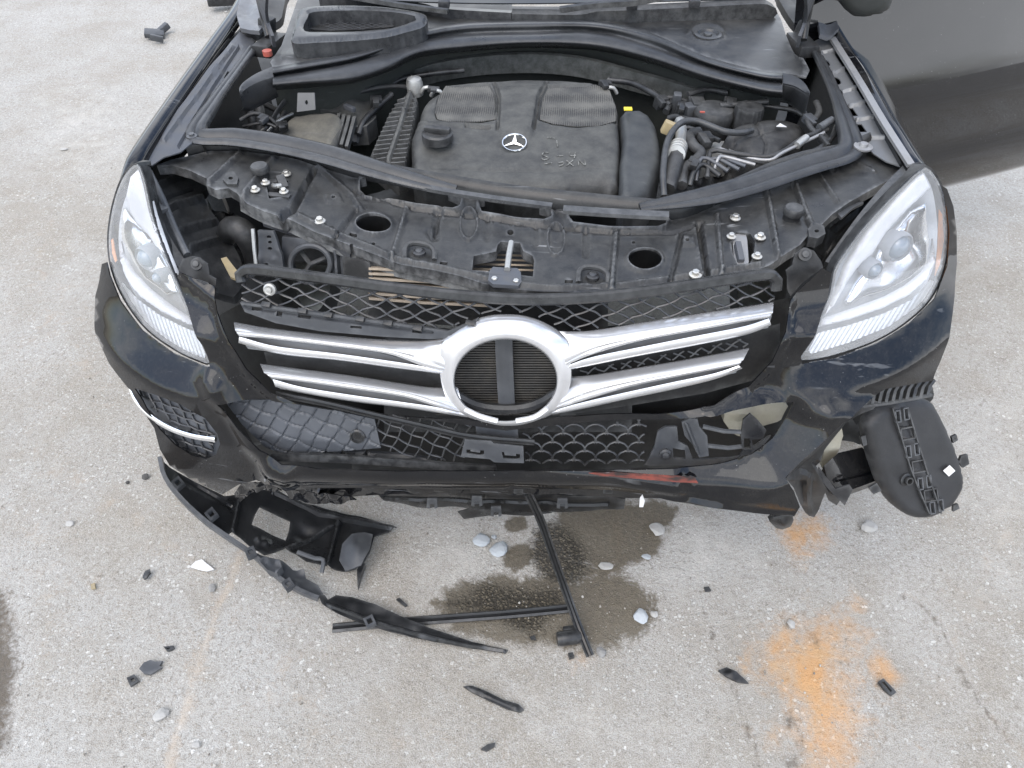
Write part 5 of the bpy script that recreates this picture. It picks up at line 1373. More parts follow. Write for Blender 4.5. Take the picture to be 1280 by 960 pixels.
sheet('wall_bracket', [(372, 116), (393, 116), (394, 137), (371, 140)], my(.66), M['steel'], car, holes=[ell(383, 128, 2, 3, 10)], grid=4, thick=.004)
sweep('blue_clip', ptz([(446, 160, .88), (443, 178, .86)]), [(-.01, -.004), (.01, -.004), (.006, .004), (-.006, .004)], M['plas_g'], car, up=OUT_Z)
for pts, r, m in (([(312, 138, .90), (316, 152, .88), (314, 166, .85)], .011, 'plas_d'), ([(324, 134, .90), (326, 150, .88), (325, 168, .85)], .013, 'plas_d'), ([(336, 168, .88), (346, 152, .89), (358, 142, .89), (364, 132, .89)], .005, 'rub_d'), ([(334, 164, .885), (350, 150, .90), (366, 142, .90)], .004, 'alu'), ([(345, 165, .88), (352, 148, .89), (362, 128, .90)], .006, 'rub_d'),
                  ([(330, 130, .89), (350, 138, .87), (370, 132, .88)], .008, 'rub_d')):
    tube('wiring', ptz(pts), r, M[m], car, step=.015)

# ---------------------------------------------------------------- coolant tank, caps and lines right of the engine
tk_o = [(905, 168), (915, 154), (934, 146), (960, 143), (985, 144), (1004, 150), (1011, 160), (1006, 174), (990, 182), (976, 194), (952, 197), (936, 192), (926, 180)]
tank = sheet('coolant_tank', tk_o, mz(zplane((915, 165, .935), (1000, 155, .935), (950, 195, .92))), M['plas_d'], car, relief=[edge_round(tk_o, 14, .030), groove([(940, 150), (958, 178), (956, 196)], 2.5, -.005), groove([(920, 172), (960, 166), (1006, 158)], 2.5, -.005), lump(965, 160, 30, 10, .010)], grid=3, thick=.09, sharp=70)
mo('tank_arrow', xf((np.array([(-.012, -.007, 0), (.012, -.007, 0), (0, .009, 0), (-.012, -.007, .0015), (.012, -.007, .0015), (0, .009, .0015)]), [[3, 4, 5], [0, 1, 4, 3], [1, 2, 5, 4], [2, 0, 3, 5], [0, 2, 1]]), ptz([(976, 157, .9475)])[0]), M['white'], tank, smooth=False)
def knurled(name, px, py, z, r, h, parent, mat):
    c = ptz([(px, py, z)])[0]; V, Fc = lathe_mesh([(r, -.03), (r, h * .7), (r * .94, h), (r * .6, h * .92), (0, h * .92)], 40)
    a = np.arctan2(V[:, 1], V[:, 0]); k = np.hypot(V[:, 0], V[:, 1]) > r * .9
    V[k, :2] *= (1 + .03 * np.sign(np.sin(a[k] * 20)))[:, None]
    return mo(name, xf((V, Fc), c), mat, parent)
knurled('tank_cap', 935, 144, .945, .034, .022, tank, M['plas'])
rv = mo('fluid_reservoir', xf(lathe_mesh([(.045, -.08), (.048, -.02), (.050, .0), (.044, .010), (.020, .014), (0, .014)], 26), ptz([(893, 140, .94)])[0]), M['plas_d'], car)
knurled('reservoir_cap', 905, 150, .925, .02, .02, rv, M['plas_d'])
mo('warning_dot', xf(box_mesh((.012, .006, .003), .001), ptz([(878, 140, .957)])[0]), M['red'], rv)
mo('reservoir_clip', merge([xf(box_mesh((.03, .03, .04), .004), ptz([(862, 140, .93)])[0], rotm(0, 0, 20)), xf(box_mesh((.02, .02, .06), .004), ptz([(845, 130, .93)])[0], rotm(10, 0, 0))]), M['plas_g'], rv)
TB = [([(830, 245, .90), (829, 215, .93), (834, 178, .95), (848, 156, .965), (866, 151, .965), (884, 156, .96), (905, 164, .955), (926, 166, .95), (940, 163, .945)], .0075, 'rub', 'coolant_hose'),
      ([(850, 152, .93), (852, 170, .93), (848, 185, .93)], .014, 'alu', 'aluminium_pipe'), ([(848, 185, .93), (842, 210, .92), (834, 236, .90)], .019, 'plas_d', 'turbo_hose'),
      ([(874, 165, .93), (862, 170, .93), (866, 182, .93), (876, 192, .925), (868, 202, .92), (856, 212, .91), (852, 232, .90)], .013, 'plas_d', 'corrugated_hose'),
      ([(884, 222, .91), (888, 190, .94), (896, 188, .945), (920, 192, .945), (950, 196, .945), (968, 194, .95), (984, 186, .955), (1004, 172, .965), (1020, 166, .97), (1034, 154, .975)], .0055, 'rub_d', 'fuel_line'),
      ([(900, 186, .94), (930, 196, .94), (962, 200, .945), (980, 190, .955), (1030, 166, .97)], .004, 'steel', 'fuel_line'),
      ([(870, 226, .90), (874, 202, .93), (884, 198, .935), (910, 214, .925)], .0045, 'dsteel', 'brake_line'), ([(886, 202, .93), (896, 198, .935), (924, 212, .93)], .0045, 'dsteel', 'brake_line'), ([(906, 198, .935), (932, 208, .935)], .0045, 'dsteel', 'brake_line'),
      ([(892, 215, .915), (898, 198, .94), (906, 196, .94), (944, 206, .94)], .004, 'steel', 'brake_line'),
      ([(1005, 140, .96), (1012, 158, .965), (1022, 166, .965), (1034, 162, .965)], .006, 'plas_d', 'vent_hose'), ([(900, 132, .955), (930, 130, .96), (960, 127, .965)], .007, 'rub_d', 'vacuum_hose'),
      ([(836, 148, .92), (846, 146, .93), (860, 150, .935), (880, 152, .93)], .008, 'rub_d', 'wiring'), ([(1018, 150, .95), (1024, 140, .955), (1020, 128, .96)], .008, 'plas_d', 'wiring')]
for pts, r, m, nm in TB: tube(nm, ptz(pts), r, M[m], car, step=.010)
for k in range(4):
    c = ptz([(848 - k * .8, 184 + k * 3, .934)])[0]
    mo('hose_clamp', xf(lathe_mesh([(.0205, -.003), (.0215, 0), (.0205, .003)], 20), c, align((-.3, -.8, .3))), M['alu'], car)
sweep('quick_connector', ptz([(996, 182, .962), (1008, 172, .968)]), circ(.0085, 10), M['alu'], car)
sweep('quick_connector', ptz([(1024, 160, .974), (1040, 150, .98)]), circ(.009, 10), M['plas_g'], car)
sheet('abs_block', [(870, 180), (905, 176), (912, 190), (880, 194)], mz(.90), M['alu'], car, relief=[rough(10, .006)], grid=4, thick=.06)
sheet('pale_bracket', [(908, 172), (926, 176), (936, 192), (912, 190)], mz(.905), M['steel'], car, grid=4, thick=.02)
sheet('battery_tray', [(840, 200), (880, 195), (960, 200), (1000, 195), (960, 225), (880, 240), (835, 250)], mz(.84), M['plas'], car, relief=[rough(12, .02, 4)], grid=5, thick=.02)
mo('wire_plug', xf(box_mesh((.03, .02, .03), .003), ptz([(836, 160, .93)])[0], rotm(0, 20, 0)), M['ochre'], car)

# wiring, plugs and lines that fill the bay
CL_ = [([(300, 150, .93), (318, 142, .94), (340, 150, .93), (352, 166, .90)], .005, 'rub_d'), ([(304, 158, .92), (330, 154, .93), (348, 160, .92)], .004, 'fresh'), ([(318, 170, .90), (334, 158, .92), (346, 140, .92), (356, 126, .93)], .006, 'fresh'),
       ([(440, 118, .92), (470, 110, .93), (500, 108, .935), (520, 112, .94)], .006, 'rub_d'), ([(448, 168, .88), (456, 150, .90), (474, 132, .91), (490, 118, .92)], .008, 'fresh'), ([(470, 120, .90), (500, 100, .92), (540, 92, .93), (580, 88, .93)], .007, 'fresh'),
       ([(760, 100, .93), (790, 104, .935), (815, 116, .935), (838, 132, .93)], .008, 'fresh'), ([(820, 128, .92), (836, 122, .93), (856, 126, .93), (872, 134, .93)], .006, 'rub_d'), ([(832, 140, .92), (840, 128, .93), (850, 120, .935)], .009, 'fresh'),
       ([(842, 165, .92), (860, 160, .93), (880, 168, .92), (900, 176, .92)], .006, 'fresh'), ([(862, 232, .90), (868, 214, .92), (880, 206, .925), (900, 220, .915)], .006, 'fresh'), ([(905, 214, .92), (930, 202, .935), (958, 204, .935)], .005, 'fresh'),
       ([(940, 130, .95), (968, 134, .95), (992, 138, .955), (1008, 146, .955)], .006, 'fresh'), ([(1000, 196, .95), (1024, 186, .955), (1040, 172, .96), (1046, 158, .96)], .007, 'fresh'), ([(860, 118, .94), (884, 112, .945), (910, 116, .945)], .007, 'rub_d'),
       ([(660, 236, .88), (690, 240, .88), (720, 236, .88), (745, 246, .87)], .012, 'plas_d'), ([(690, 236, .89), (692, 250, .86)], .016, 'plas_g'), ([(600, 238, .88), (640, 246, .87), (668, 250, .86)], .008, 'fresh')]
for pts, r_w, m_ in CL_: tube('wiring', ptz(pts), r_w, M[m_], car, step=.012)
for (x, y, z), (a_, b_, c_), rz, m_ in (((352, 158, .92), (.03, .018, .02), 30, 'fresh'), ((330, 150, .93), (.022, .02, .022), -20, 'plas_g'), ((470, 128, .915), (.03, .02, .03), 15, 'plas'), ((542, 112, .945), (.03, .012, .014), 5, 'plas_d'), ((826, 128, .93), (.03, .022, .03), 30, 'plas'), ((852, 136, .935), (.026, .022, .03), -10, 'fresh'),
                             ((870, 128, .94), (.04, .025, .02), 12, 'plas_d'), ((912, 128, .95), (.03, .02, .02), -8, 'plas'), ((880, 175, .92), (.035, .03, .03), 20, 'plas_d'), ((1012, 150, .955), (.022, .03, .02), 30, 'plas_g'), ((868, 206, .915), (.03, .02, .03), -20, 'plas'), ((756, 106, .945), (.03, .02, .02), 20, 'plas'), ((1030, 176, .955), (.02, .03, .02), 20, 'plas')):
    mo('wire_plug', merge([xf(box_mesh((a_, b_, c_), .003), ptz([(x, y, z)])[0], rotm(8, 6, rz)), xf(box_mesh((a_ * .5, b_ * 1.3, c_ * .5), .002), ptz([(x, y, z + c_ * .5)])[0], rotm(8, 6, rz))]), M[m_], car)
fwp = ptz([(500, 100, .90), (560, 84, .92), (640, 76, .93), (720, 80, .93), (800, 100, .92), (880, 122, .91)])
sweep('insulation_edge', fwp, [(-.01, -.03), (.01, -.03), (.008, .02), (-.008, .02)], M['fwall'], car, up=OUT_Z, step=.02)

# ---------------------------------------------------------------- open door with mirror
hx, hy = .955, 1.20
dd_ = np.array([.32, .15, 0]); dd_ /= np.linalg.norm(dd_)
dn = np.array([dd_[1], -dd_[0], 0])
def door_pt(u, z, o): return np.array([hx, hy, 0]) + dd_ * u + dn * o + np.array([0, 0, z])
zs = [.40, .43, .47, .52, .57, .62, .70, .765, .80, .86, .95, 1.06, 1.18]
os_ = [-.02, .004, .018, .030, .033, .025, .031, .036, .033, .018, -.010, -.044, -.080]
rails_ = [[door_pt(u, z, o - .02 * (u / 1.1) ** 2) for u in (-.26, .3, .6, .9, 1.12)] for z, o in zip(zs, os_)]
door = loft('front_door', rails_, M['paint_d'], car, .06, dn, m=40, sub=4, sharp=70)
door['label'] = 'black front door standing open'
loft('window_glass', [[door_pt(u, 1.18 + .33 * k * (1 - .12 * u), -.03 - .10 * k) for u in (.05 + .22 * k, .5, 1.08)] for k in (0, .5, 1)], M['screen'], door, .005, dn, m=12)
for k in range(2):
    sweep('window_frame', np.array([door_pt(u, z, o) for u, z, o in (((.0, 1.18, -.03), (.25, 1.48, -.13), (1.1, 1.46, -.13)) if k else ((0, 1.18, -.025), (.5, 1.185, -.028), (1.12, 1.18, -.03)))]), [(-.012, -.012), (.012, -.012), (.012, .012), (-.012, .012)], M['fresh'], door)
sweep('door_handle', np.array([door_pt(u, .93, .03 + h) for u, h in ((.86, 0), (.89, .03), (1.0, .034), (1.06, .0))]), circ(.012, 8), M['paint'], door, step=.02)
mir_o = [(1016, -2), (1036, 4), (1050, 8), (1058, 18), (1068, 26), (1082, 27), (1104, 23), (1116, 15), (1120, 2), (1122, -30), (1062, -34), (1050, -14), (1030, -16)]
sheet('wing_mirror', mir_o, my(1.02), M['mirror'], door, relief=[edge_round(mir_o, 16, .035)], grid=4, thick=.10, sharp=70, out=(0, -.8, -.1))

# ---------------------------------------------------------------- exposed cavity behind the left headlight
hs = sheet('lamp_carrier', [(176, 206), (214, 204), (246, 218), (258, 234), (252, 240), (262, 262), (282, 290), (300, 322), (306, 352), (292, 372), (262, 362), (236, 352), (212, 310), (192, 262), (180, 226)], mz(zplane((190, 215, .92), (250, 225, .86), (280, 340, .78))), M['plas_d'], car,
           relief=[groove([(200, 232), (236, 216)], 4, .012), groove([(212, 262), (258, 248)], 4, .014), groove([(228, 290), (272, 278)], 4, .014), groove([(240, 312), (286, 300)], 5, .014), groove([(206, 248), (240, 236)], 3, -.01), rough(14, .004)], grid=3.6, thick=.02)
sweep('lamp_strip', ptz([(176, 212, .96), (186, 250, .93), (202, 290, .90), (222, 324, .87), (232, 338, .85)]), [(-.010, -.01), (.010, -.01), (.010, .006), (-.010, .006)], M['rub_d'], car, up=OUT_Z, step=.02)
sweep('lamp_strip', ptz([(186, 214, .965), (202, 246, .94), (218, 284, .91), (234, 318, .88)]), circ(.007, 8), M['plas_g'], car, step=.02)
sheet('carrier_clip', [(198, 252), (206, 250), (210, 260), (202, 263)], mz(.935), M['plas_g'], hs, grid=3, thick=.008)
tube('bellows_hose', ptz([(282, 300, .78), (290, 285, .84), (306, 292, .84), (318, 316, .78), (320, 345, .72)]), [.02, .026, .028, .026, .022], M['rub_d'], car, step=.012, n=12)
sheet('tan_clip', [(276, 323), (283, 321), (300, 343), (296, 349), (288, 346)], mz(.83), M['ochre'], car, grid=4, thick=.006)
sheet('rail_end', [(322, 288), (342, 289), (352, 318), (354, 338), (324, 337)], mf(.13), M['plas_g'], car, holes=[ell(336, 296, 3, 2, 8), ell(337, 303, 2.6, 2, 8), ell(337, 311, 3, 2, 8), ell(333, 331, 3, 2.5, 8)], relief=[rough(12, .004), lump(341, 324, 5, 4, .006)], grid=3.5, thick=.01)
sweep('steel_rod', pf([(316, 286), (318, 312), (321, 338)], .11), circ(.004, 8), M['alu'], car)
shroud = sheet('fan_shroud', [(352, 296), (400, 300), (432, 312), (460, 322), (462, 362), (430, 356), (356, 344)], mf(.16), M['plas_g'], car, holes=[ell(388, 330, 24, 22, 24)], relief=[groove([(420, 312), (424, 354)], 4, .01), rough(14, .004)], grid=4, thick=.02)
sweep('fan_ring', pf(ell(388, 330, 25, 23, 28), .15), circ(.006, 8), M['plas_g'], shroud, closed=True)
for a in ([(388, 330), (374, 312)], [(388, 330), (408, 322)], [(388, 330), (376, 348)]):
    sweep('fan_spoke', pf(a, .17), circ(.005, 6), M['plas_d'], shroud)
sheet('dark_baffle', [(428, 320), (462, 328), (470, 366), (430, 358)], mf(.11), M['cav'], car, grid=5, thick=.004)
sheet('pale_bumper_mount', [(258, 246), (268, 262), (292, 266), (300, 284), (280, 290), (264, 276)], mz(.78), M['cav'], car, relief=[rough(8, .02)], grid=4, thick=.02)

# right headlight: strips and the carrier behind it
sheet('lamp_carrier', [(1012, 296), (1030, 280), (1062, 254), (1098, 234), (1130, 210), (1150, 208), (1120, 242), (1080, 285), (1048, 330), (1030, 334), (1020, 318)], mz(zplane((1140, 212, .93), (1060, 256, .87), (1030, 330, .84))), M['plas'], car, relief=[groove([(1040, 290), (1100, 240)], 5, .012), groove([(1030, 320), (1070, 280)], 4, -.01), rough(12, .008)], grid=4, thick=.02)
sweep('lamp_strip', ptz([(1140, 207, .985), (1108, 240, .965), (1078, 276, .935), (1052, 312, .90), (1038, 332, .885)]), [(-.012, -.01), (.012, -.01), (.012, .006), (-.012, .006)], M['rub'], car, up=OUT_Z, step=.02)
sweep('lamp_strip', ptz([(1152, 212, .98), (1120, 244, .962), (1088, 284, .93), (1060, 320, .90), (1044, 340, .88)]), circ(.006, 8), M['fresh'], car, step=.02)
sheet('headlamp_bracket', [(1046, 266), (1056, 256), (1072, 250), (1080, 253), (1066, 260), (1052, 272)], mz(.94), M['plas_g'], car, grid=3, thick=.006)
for pts in ([(1010, 286), (1020, 278), (1030, 282), (1032, 292), (1022, 298), (1012, 296)], [(282, 216), (292, 214), (298, 222), (296, 230), (284, 230), (278, 224)]):
    c = np.mean(pts, 0)
    sheet('support_clip', pts, mz(sz(*c) + .006), M['plas_d'], support, holes=[ell(c[0], c[1], 3, 2, 8)], grid=3, thick=.022)

# ---------------------------------------------------------------- torn under-shield below the lip
us = sheet('under_shield', [(470, 617), (560, 615), (655, 616), (760, 620), (782, 624), (780, 636), (745, 637), (700, 640), (655, 642), (600, 636), (570, 634), (535, 636), (505, 630), (480, 626)], mf(.055), M['fresh'], car, relief=[rough(18, .006), groove([(480, 622), (600, 626), (760, 630)], 3, -.006)], grid=5, thick=.005)
sheet('shield_flap', [(572, 640), (586, 636), (612, 637), (640, 636), (690, 641), (660, 645), (625, 643), (600, 646), (580, 649)], mf(.075), M['fresh'], us, grid=4, thick=.004)
for x, y in ((596, 628), (703, 631), (540, 631), (620, 641)):
    sheet('shield_clip', [(x - 6, y - 8), (x + 6, y - 8), (x + 7, y + 4), (x + 3, y + 5), (x + 3, y - 1), (x - 3, y - 1), (x - 3, y + 5), (x - 7, y + 4)], mf(.03), M['plas_g'], us, grid=3, thick=.004)
for x in (648, 760):
    sheet('lip_slot', [(x - 6, 611), (x + 6, 611), (x + 6, 617), (x - 6, 617)], mf(.010), M['cav'], us, grid=3, thick=.003)
sheet('white_shred', [(800, 622), (803, 618), (806, 626), (804, 634), (799, 634)], mf(.02), M['white'], us, grid=3, thick=.002)
# scuffed ragged edge bits left of the lip
for poly in ([(352, 588), (366, 584), (380, 600), (400, 612), (396, 622), (380, 618), (364, 606), (352, 602)], [(372, 618), (400, 616), (430, 620), (446, 624), (430, 630), (396, 630), (376, 628)], [(300, 606), (320, 601), (344, 606), (350, 616), (330, 612), (312, 618), (300, 628), (292, 618)]):
    sheet('torn_skin', poly, mf(.004), M['paint_b'], car, relief=[rough(7, .010, 6)], grid=3, thick=.004)

# ================================================================== loose cover at the right end of the bumper
cover_o = [(1084, 540), (1086, 526), (1096, 514), (1112, 506), (1128, 500), (1150, 499), (1166, 503), (1176, 514), (1188, 538), (1198, 562), (1206, 586), (1209, 606), (1204, 622), (1192, 638), (1176, 648), (1158, 651), (1140, 647), (1122, 634), (1110, 618), (1102, 600), (1094, 578)]
cmap = mplane([(1100, 520, .60), (1186, 540, .54), (1150, 648, .37)])
slots_c = []
for k, (cx, cy) in enumerate(((1124, 518), (1137, 562), (1152, 602), (1167, 632))):
    for s in (-1, 1):
        x = cx + s * 5.2; y = cy - s * 1.6
        slots_c.append(np.array([(x - 3, y - 7), (x + 2.5, y - 8), (x + 4, y + 6), (x - 1.5, y + 7)]))
rel_c = [edge_round(cat(cover_o, 5, True), 12, .018), groove([(1122, 506), (1140, 560), (1160, 610), (1172, 640)], 14, .006), rough(24, .003, 4)]
for q in ((1131, 541), (1145, 582), (1160, 618)):
    rel_c.append(pad([(q[0] - 9, q[1] - 7), (q[0] + 9, q[1] - 10), (q[0] + 11, q[1] + 6), (q[0] - 7, q[1] + 9)], 3, -.006))
cov = empty('fog_lamp_cover', cmap[0](np.array(1150.), np.array(648.)))
tag(cov, 'loose rounded black plastic cover with paired slots dangling at the right bumper corner', 'plastic cover')
shell = sheet('cover_shell', cover_o, cmap, M['fresh2'], cov, slots_c, rel_c, 3.6, .012, sharp=60, curve=True)
for s in slots_c:
    c = s.mean(0); P = cmap[0](s[:, 0], s[:, 1]); P = np.vstack([P, P[:1]])
    V, Fc = sweep_mesh(dense(P, .006, False) + cmap[1] * .005, [(-.0015, -.004), (.0015, -.004), (.0015, .004), (-.0015, .004)], False, cmap[1])
    mesh_obj('slot_rim', V, Fc, M['plas_g'], shell)
for q in ((1131, 541), (1145, 582), (1160, 618)):
    s = np.array([(q[0] - 8, q[1] - 6), (q[0] + 8, q[1] - 9), (q[0] + 10, q[1] + 5), (q[0] - 6, q[1] + 8)], float)
    P = cmap[0](s[:, 0], s[:, 1]); P = np.vstack([P, P[:1]])
    V, Fc = sweep_mesh(dense(P, .006, False) + cmap[1] * .004, [(-.0013, -.004), (.0013, -.004), (.0013, .004), (-.0013, .004)], False, cmap[1])
    mesh_obj('ladder_rim', V, Fc, M['plas_d'], shell)
for sx in (-9.5, 9.5):
    L = np.array([(1122 + sx, 509), (1133 + sx, 545), (1147 + sx, 590), (1166 + sx * .8, 640)]); P = cmap[0](L[:, 0], L[:, 1]) + cmap[1] * .006
    sweep('ladder_rail', P, [(-.0015, -.004), (.0015, -.004), (.0015, .003), (-.0015, .003)], M['plas_d'], shell, up=cmap[1], step=.01)
pc = cmap[0](np.array(1132.), np.array(599.))
mo('cover_peg', xf(lathe_mesh([(.014, -.004), (.015, .004), (.010, .006), (.009, .014), (.006, .014), (.006, .004), (0, .004)], 20), pc, align(cmap[1])), M['fresh'], cov)
sheet('paper_sticker', [(1176, 587), (1184, 580), (1191, 587), (1183, 594)], (lambda x, y: cmap[0](x, y) + cmap[1] * .0075, cmap[1]), M['white'], cov, grid=4, thick=.0006)
for poly in ([(1206, 572), (1214, 570), (1216, 582), (1208, 587), (1203, 580)], [(1194, 548), (1200, 545), (1202, 552), (1196, 556)], [(1196, 634), (1202, 632), (1204, 638), (1196, 642)], [(1080, 548), (1086, 546), (1088, 558), (1083, 560)], [(1112, 505), (1120, 500), (1122, 506), (1114, 510)], [(1090, 612), (1100, 606), (1106, 616), (1096, 620)]):
    sheet('cover_tab', poly, (lambda x, y: cmap[0](x, y) - cmap[1] * .010, cmap[1]), M['fresh'], cov, grid=3, thick=.006)
# dangling black plug under the right end of the lip
pm = mf(.03)
plug_o = [(962, 652), (968, 646), (980, 643), (990, 641), (992, 650), (988, 658), (978, 662), (970, 660)]
pl = sheet('dangling_plug', plug_o, pm, M['fresh'], None, relief=[lambda P: .018 * np.clip(1 - np.hypot((P[:, 0] - 978) / 14, (P[:, 1] - 652) / 9), 0, 1)], grid=3, thick=.02, own=True, sharp=30)
tag(pl, 'small angular black plug hanging under the right end of the bumper lip', 'plastic plug')

# ================================================================== broken lower trim sprawling from the left corner
def tz(px, py): return np.interp(px, [195, 240, 300, 360, 420, 640], [.27, .20, .13, .075, .045, .012])
tb = empty('broken_bumper_trim', ptz([(330, 700, 0)])[0])
tag(tb, 'long broken black lower bumper trim with a rectangular hole trailing onto the concrete', 'bumper trim')
T = mz(tz); Tb = mz(lambda x, y: tz(x, y) - .012)
p1o = [(201, 574), (212, 584), (242, 602), (280, 620), (298, 617), (296, 640), (290, 664), (283, 670), (256, 650), (228, 624), (208, 598)]
tp1 = sheet('trim_panel', p1o, Tb, M['fresh'], tb, relief=[rough(16, .004), groove([(222, 596), (288, 634)], 4, -.006)], grid=4, thick=.004)
p2o = [(300, 617), (318, 612), (342, 612), (362, 624), (400, 634), (450, 646), (496, 659), (486, 666), (468, 670), (463, 690), (456, 704), (444, 712), (430, 714), (420, 712), (404, 706), (382, 700), (370, 692), (354, 686), (344, 690), (330, 694), (314, 684), (300, 672), (288, 664), (295, 640)]
p2h = [(324, 634), (363, 652), (361, 664), (357, 676), (314, 656), (318, 644)]
tp2 = sheet('trim_panel', p2o, Tb, M['fresh'], tb, holes=[p2h], relief=[rough(18, .005, 3), groove([(302, 622), (292, 664)], 3, .014), groove([(345, 616), (400, 642), (492, 661)], 4, .010), groove([(424, 656), (410, 710)], 3, .014), lump(446, 690, 12, 16, .02), groove([(352, 690), (424, 656)], 3, .012), lump(384, 668, 18, 8, -.012), lump(325, 676, 4, 3, .01), lump(334, 680, 4, 3, .01)], grid=3.4, thick=.005)
p3o = [(320, 692), (330, 696), (352, 700), (366, 712), (380, 712), (382, 722), (398, 732), (404, 742), (394, 744), (376, 738), (352, 724), (332, 708)]
tp3 = sheet('trim_panel', p3o, Tb, M['plas_g'], tb, relief=[rough(10, .006, 2), lump(340, 706, 10, 8, .014)], grid=3.4, thick=.006)
p4o = [(398, 744), (406, 744), (410, 750), (420, 744), (440, 746), (470, 756), (500, 770), (540, 786), (590, 802), (635, 812), (632, 816), (590, 810), (540, 801), (490, 790), (450, 778), (420, 766), (402, 754)]
tp4 = sheet('trim_tail', p4o, mz(lambda x, y: tz(x, y) - .006), M['fresh'], tb, relief=[groove([(410, 756), (480, 782), (560, 802), (630, 814)], 3, .006), rough(12, .003)], grid=3.4, thick=.005)
rim_ = [(200, 572), (207, 598), (228, 625), (256, 651), (284, 671), (312, 690), (332, 708), (352, 725), (376, 739), (398, 748)]
sweep('trim_rim', ptz([(x, y, float(tz(x, y)) - .004) for x, y in rim_]), [(-.005, -.010), (.005, -.010), (.005, .006), (-.005, .006)], M['plas_g'], tb, up=OUT_Z, step=.02)
for x, y, a in ((222, 603, -40), (264, 642, -40), (313, 690, -20), (360, 730, -35), (462, 776, -25)):
    q = ell(0, 0, 6, 7, 4, 45)
    R_ = np.array([[cos(radians(a)), -sin(radians(a))], [sin(radians(a)), cos(radians(a))]])
    out_ = np.array([(-6, -6), (6, -6), (6, 6), (-6, 6)]) @ R_.T * 1.05 + (x, y); inn_ = np.array([(-3, -3), (3, -3), (3, 3), (-3, 3)]) @ R_.T * 1.1 + (x, y)
    sheet('trim_clip', out_, mz(lambda u, v: tz(u, v) + .008), M['plas_g'], tb, holes=[inn_], grid=3, thick=.012)
sheet('clip_block', [(323, 700), (330, 696), (350, 700), (352, 708), (346, 716), (334, 712)], mz(lambda u, v: tz(u, v) + .02), M['plas_g'], tb, relief=[rough(6, .006)], grid=3, thick=.03)
sweep('trim_post', ptz([(402, 716, .06), (404, 700, .075), (394, 698, .075), (372, 690, .08)]), circ(.006, 8), M['plas_g'], tb, step=.01)
sheet('curved_flap', [(424, 700), (428, 680), (440, 668), (456, 666), (466, 668), (462, 688), (452, 708), (432, 714)], mz(lambda u, v: .075 + 0 * u), M['plas_g'], tb, relief=[lump(448, 690, 12, 18, .02)], grid=3.4, thick=.003)

# ================================================================== strips and shards on the concrete
dbl = [(-.011, 0), (.011, 0), (.012, .005), (.007, .009), (.003, .005), (-.003, .005), (-.007, .009), (-.012, .005)]
s1 = sweep('rubber_strip', ptz([(416, 786, .002), (480, 780, .003), (560, 774, .002), (640, 768, .003), (713, 761, .004)]), dbl, M['fresh'], None, up=OUT_Z, step=.02, own=True)
tag(s1, 'straight black grooved strip lying flat across the oily patch', 'trim strip')
s2 = sweep('rubber_strip', ptz([(660, 616, .40), (676, 650, .30), (690, 690, .20), (706, 735, .10), (722, 780, .035), (738, 820, .006)]), [(a * .85, b * .9) for a, b in dbl], M['fresh'], None, up=(0, -.7, .7), step=.03, own=True)
tag(s2, 'black grooved strip leaning from under the bumper down to the concrete', 'trim strip')
def shard(name, poly, label, cat_, mat='fresh', z=.008, rel=(), grid=3.0, thick=.006, holes=(), group=None):
    o = sheet(name, poly, mz(z), M[mat], None, holes=list(holes), relief=list(rel) or [rough(8, .0015, len(label))], grid=grid, thick=thick, own=True)
    tag(o, label, cat_, group); return o
shard('plastic_shard', [(579, 858), (590, 857), (606, 863), (630, 875), (648, 880), (655, 887), (650, 890), (634, 886), (608, 874), (590, 865)], 'long black blade-shaped shard lying below the strips', 'plastic shard', rel=[groove([(585, 859), (645, 885)], 3, .003)])
shard('plastic_shard', [(898, 838), (908, 834), (920, 840), (930, 848), (936, 854), (922, 852), (908, 846)], 'short pointed black shard left of the big rust stain', 'plastic shard', rel=[lump(915, 842, 8, 5, .006)])
shard('plastic_shard', [(601, 936), (610, 930), (619, 928), (618, 933), (608, 939)], 'tiny black shard near the bottom edge of the picture', 'plastic shard')
shard('square_clip', [(1098, 852), (1104, 848), (1113, 857), (1121, 865), (1115, 869), (1106, 862)], 'narrow black rectangular frame lying on the rust stain', 'plastic clip', holes=[[(1102, 853), (1105, 852), (1115, 863), (1113, 865)]], thick=.009, z=.011)
shard('square_clip', [(158, 847), (168, 843), (174, 851), (163, 858)], 'little square black frame below the grey toothed piece', 'plastic clip', holes=[[(163, 849), (167, 847), (169, 851), (165, 853)]], z=.009)
shard('square_clip', [(204, 808), (217, 807), (217, 811), (209, 814)], 'little bent black clip above the grey toothed piece', 'plastic clip', holes=[[(208, 810), (213, 809), (212, 811), (209, 812)]], z=.009)
shard('toothed_piece', [(174, 836), (180, 828), (188, 825), (194, 827), (203, 826), (199, 832), (202, 834), (195, 839), (188, 843), (180, 842)], 'flat grey toothed plastic piece on the left of the concrete', 'plastic piece', 'plas_g', z=.010)
shard('plastic_clip', [(178, 722), (182, 714), (187, 711), (188, 716), (184, 722), (180, 724)], 'small dark bent clip left of the white shard', 'plastic clip', z=.010, rel=[lump(183, 718, 4, 4, .006)])
shard('plastic_piece', [(113, 730), (118, 728), (119, 735), (114, 736)], 'small reddish chip on the left of the concrete', 'chip', 'ochre', z=.006)
shard('plastic_chip', [(880, 734), (886, 733), (889, 738), (882, 739)], 'tiny black chip right of the oil patch', 'chip', z=.008)
shard('plastic_chip', [(495, 749), (499, 747), (509, 756), (506, 758)], 'tiny black sliver above the horizontal strip', 'chip', z=.008)
shard('plastic_chip', [(710, 816), (716, 815), (718, 820), (712, 822)], 'small black cube left of the leaning strip end', 'chip', z=.014, thick=.014)
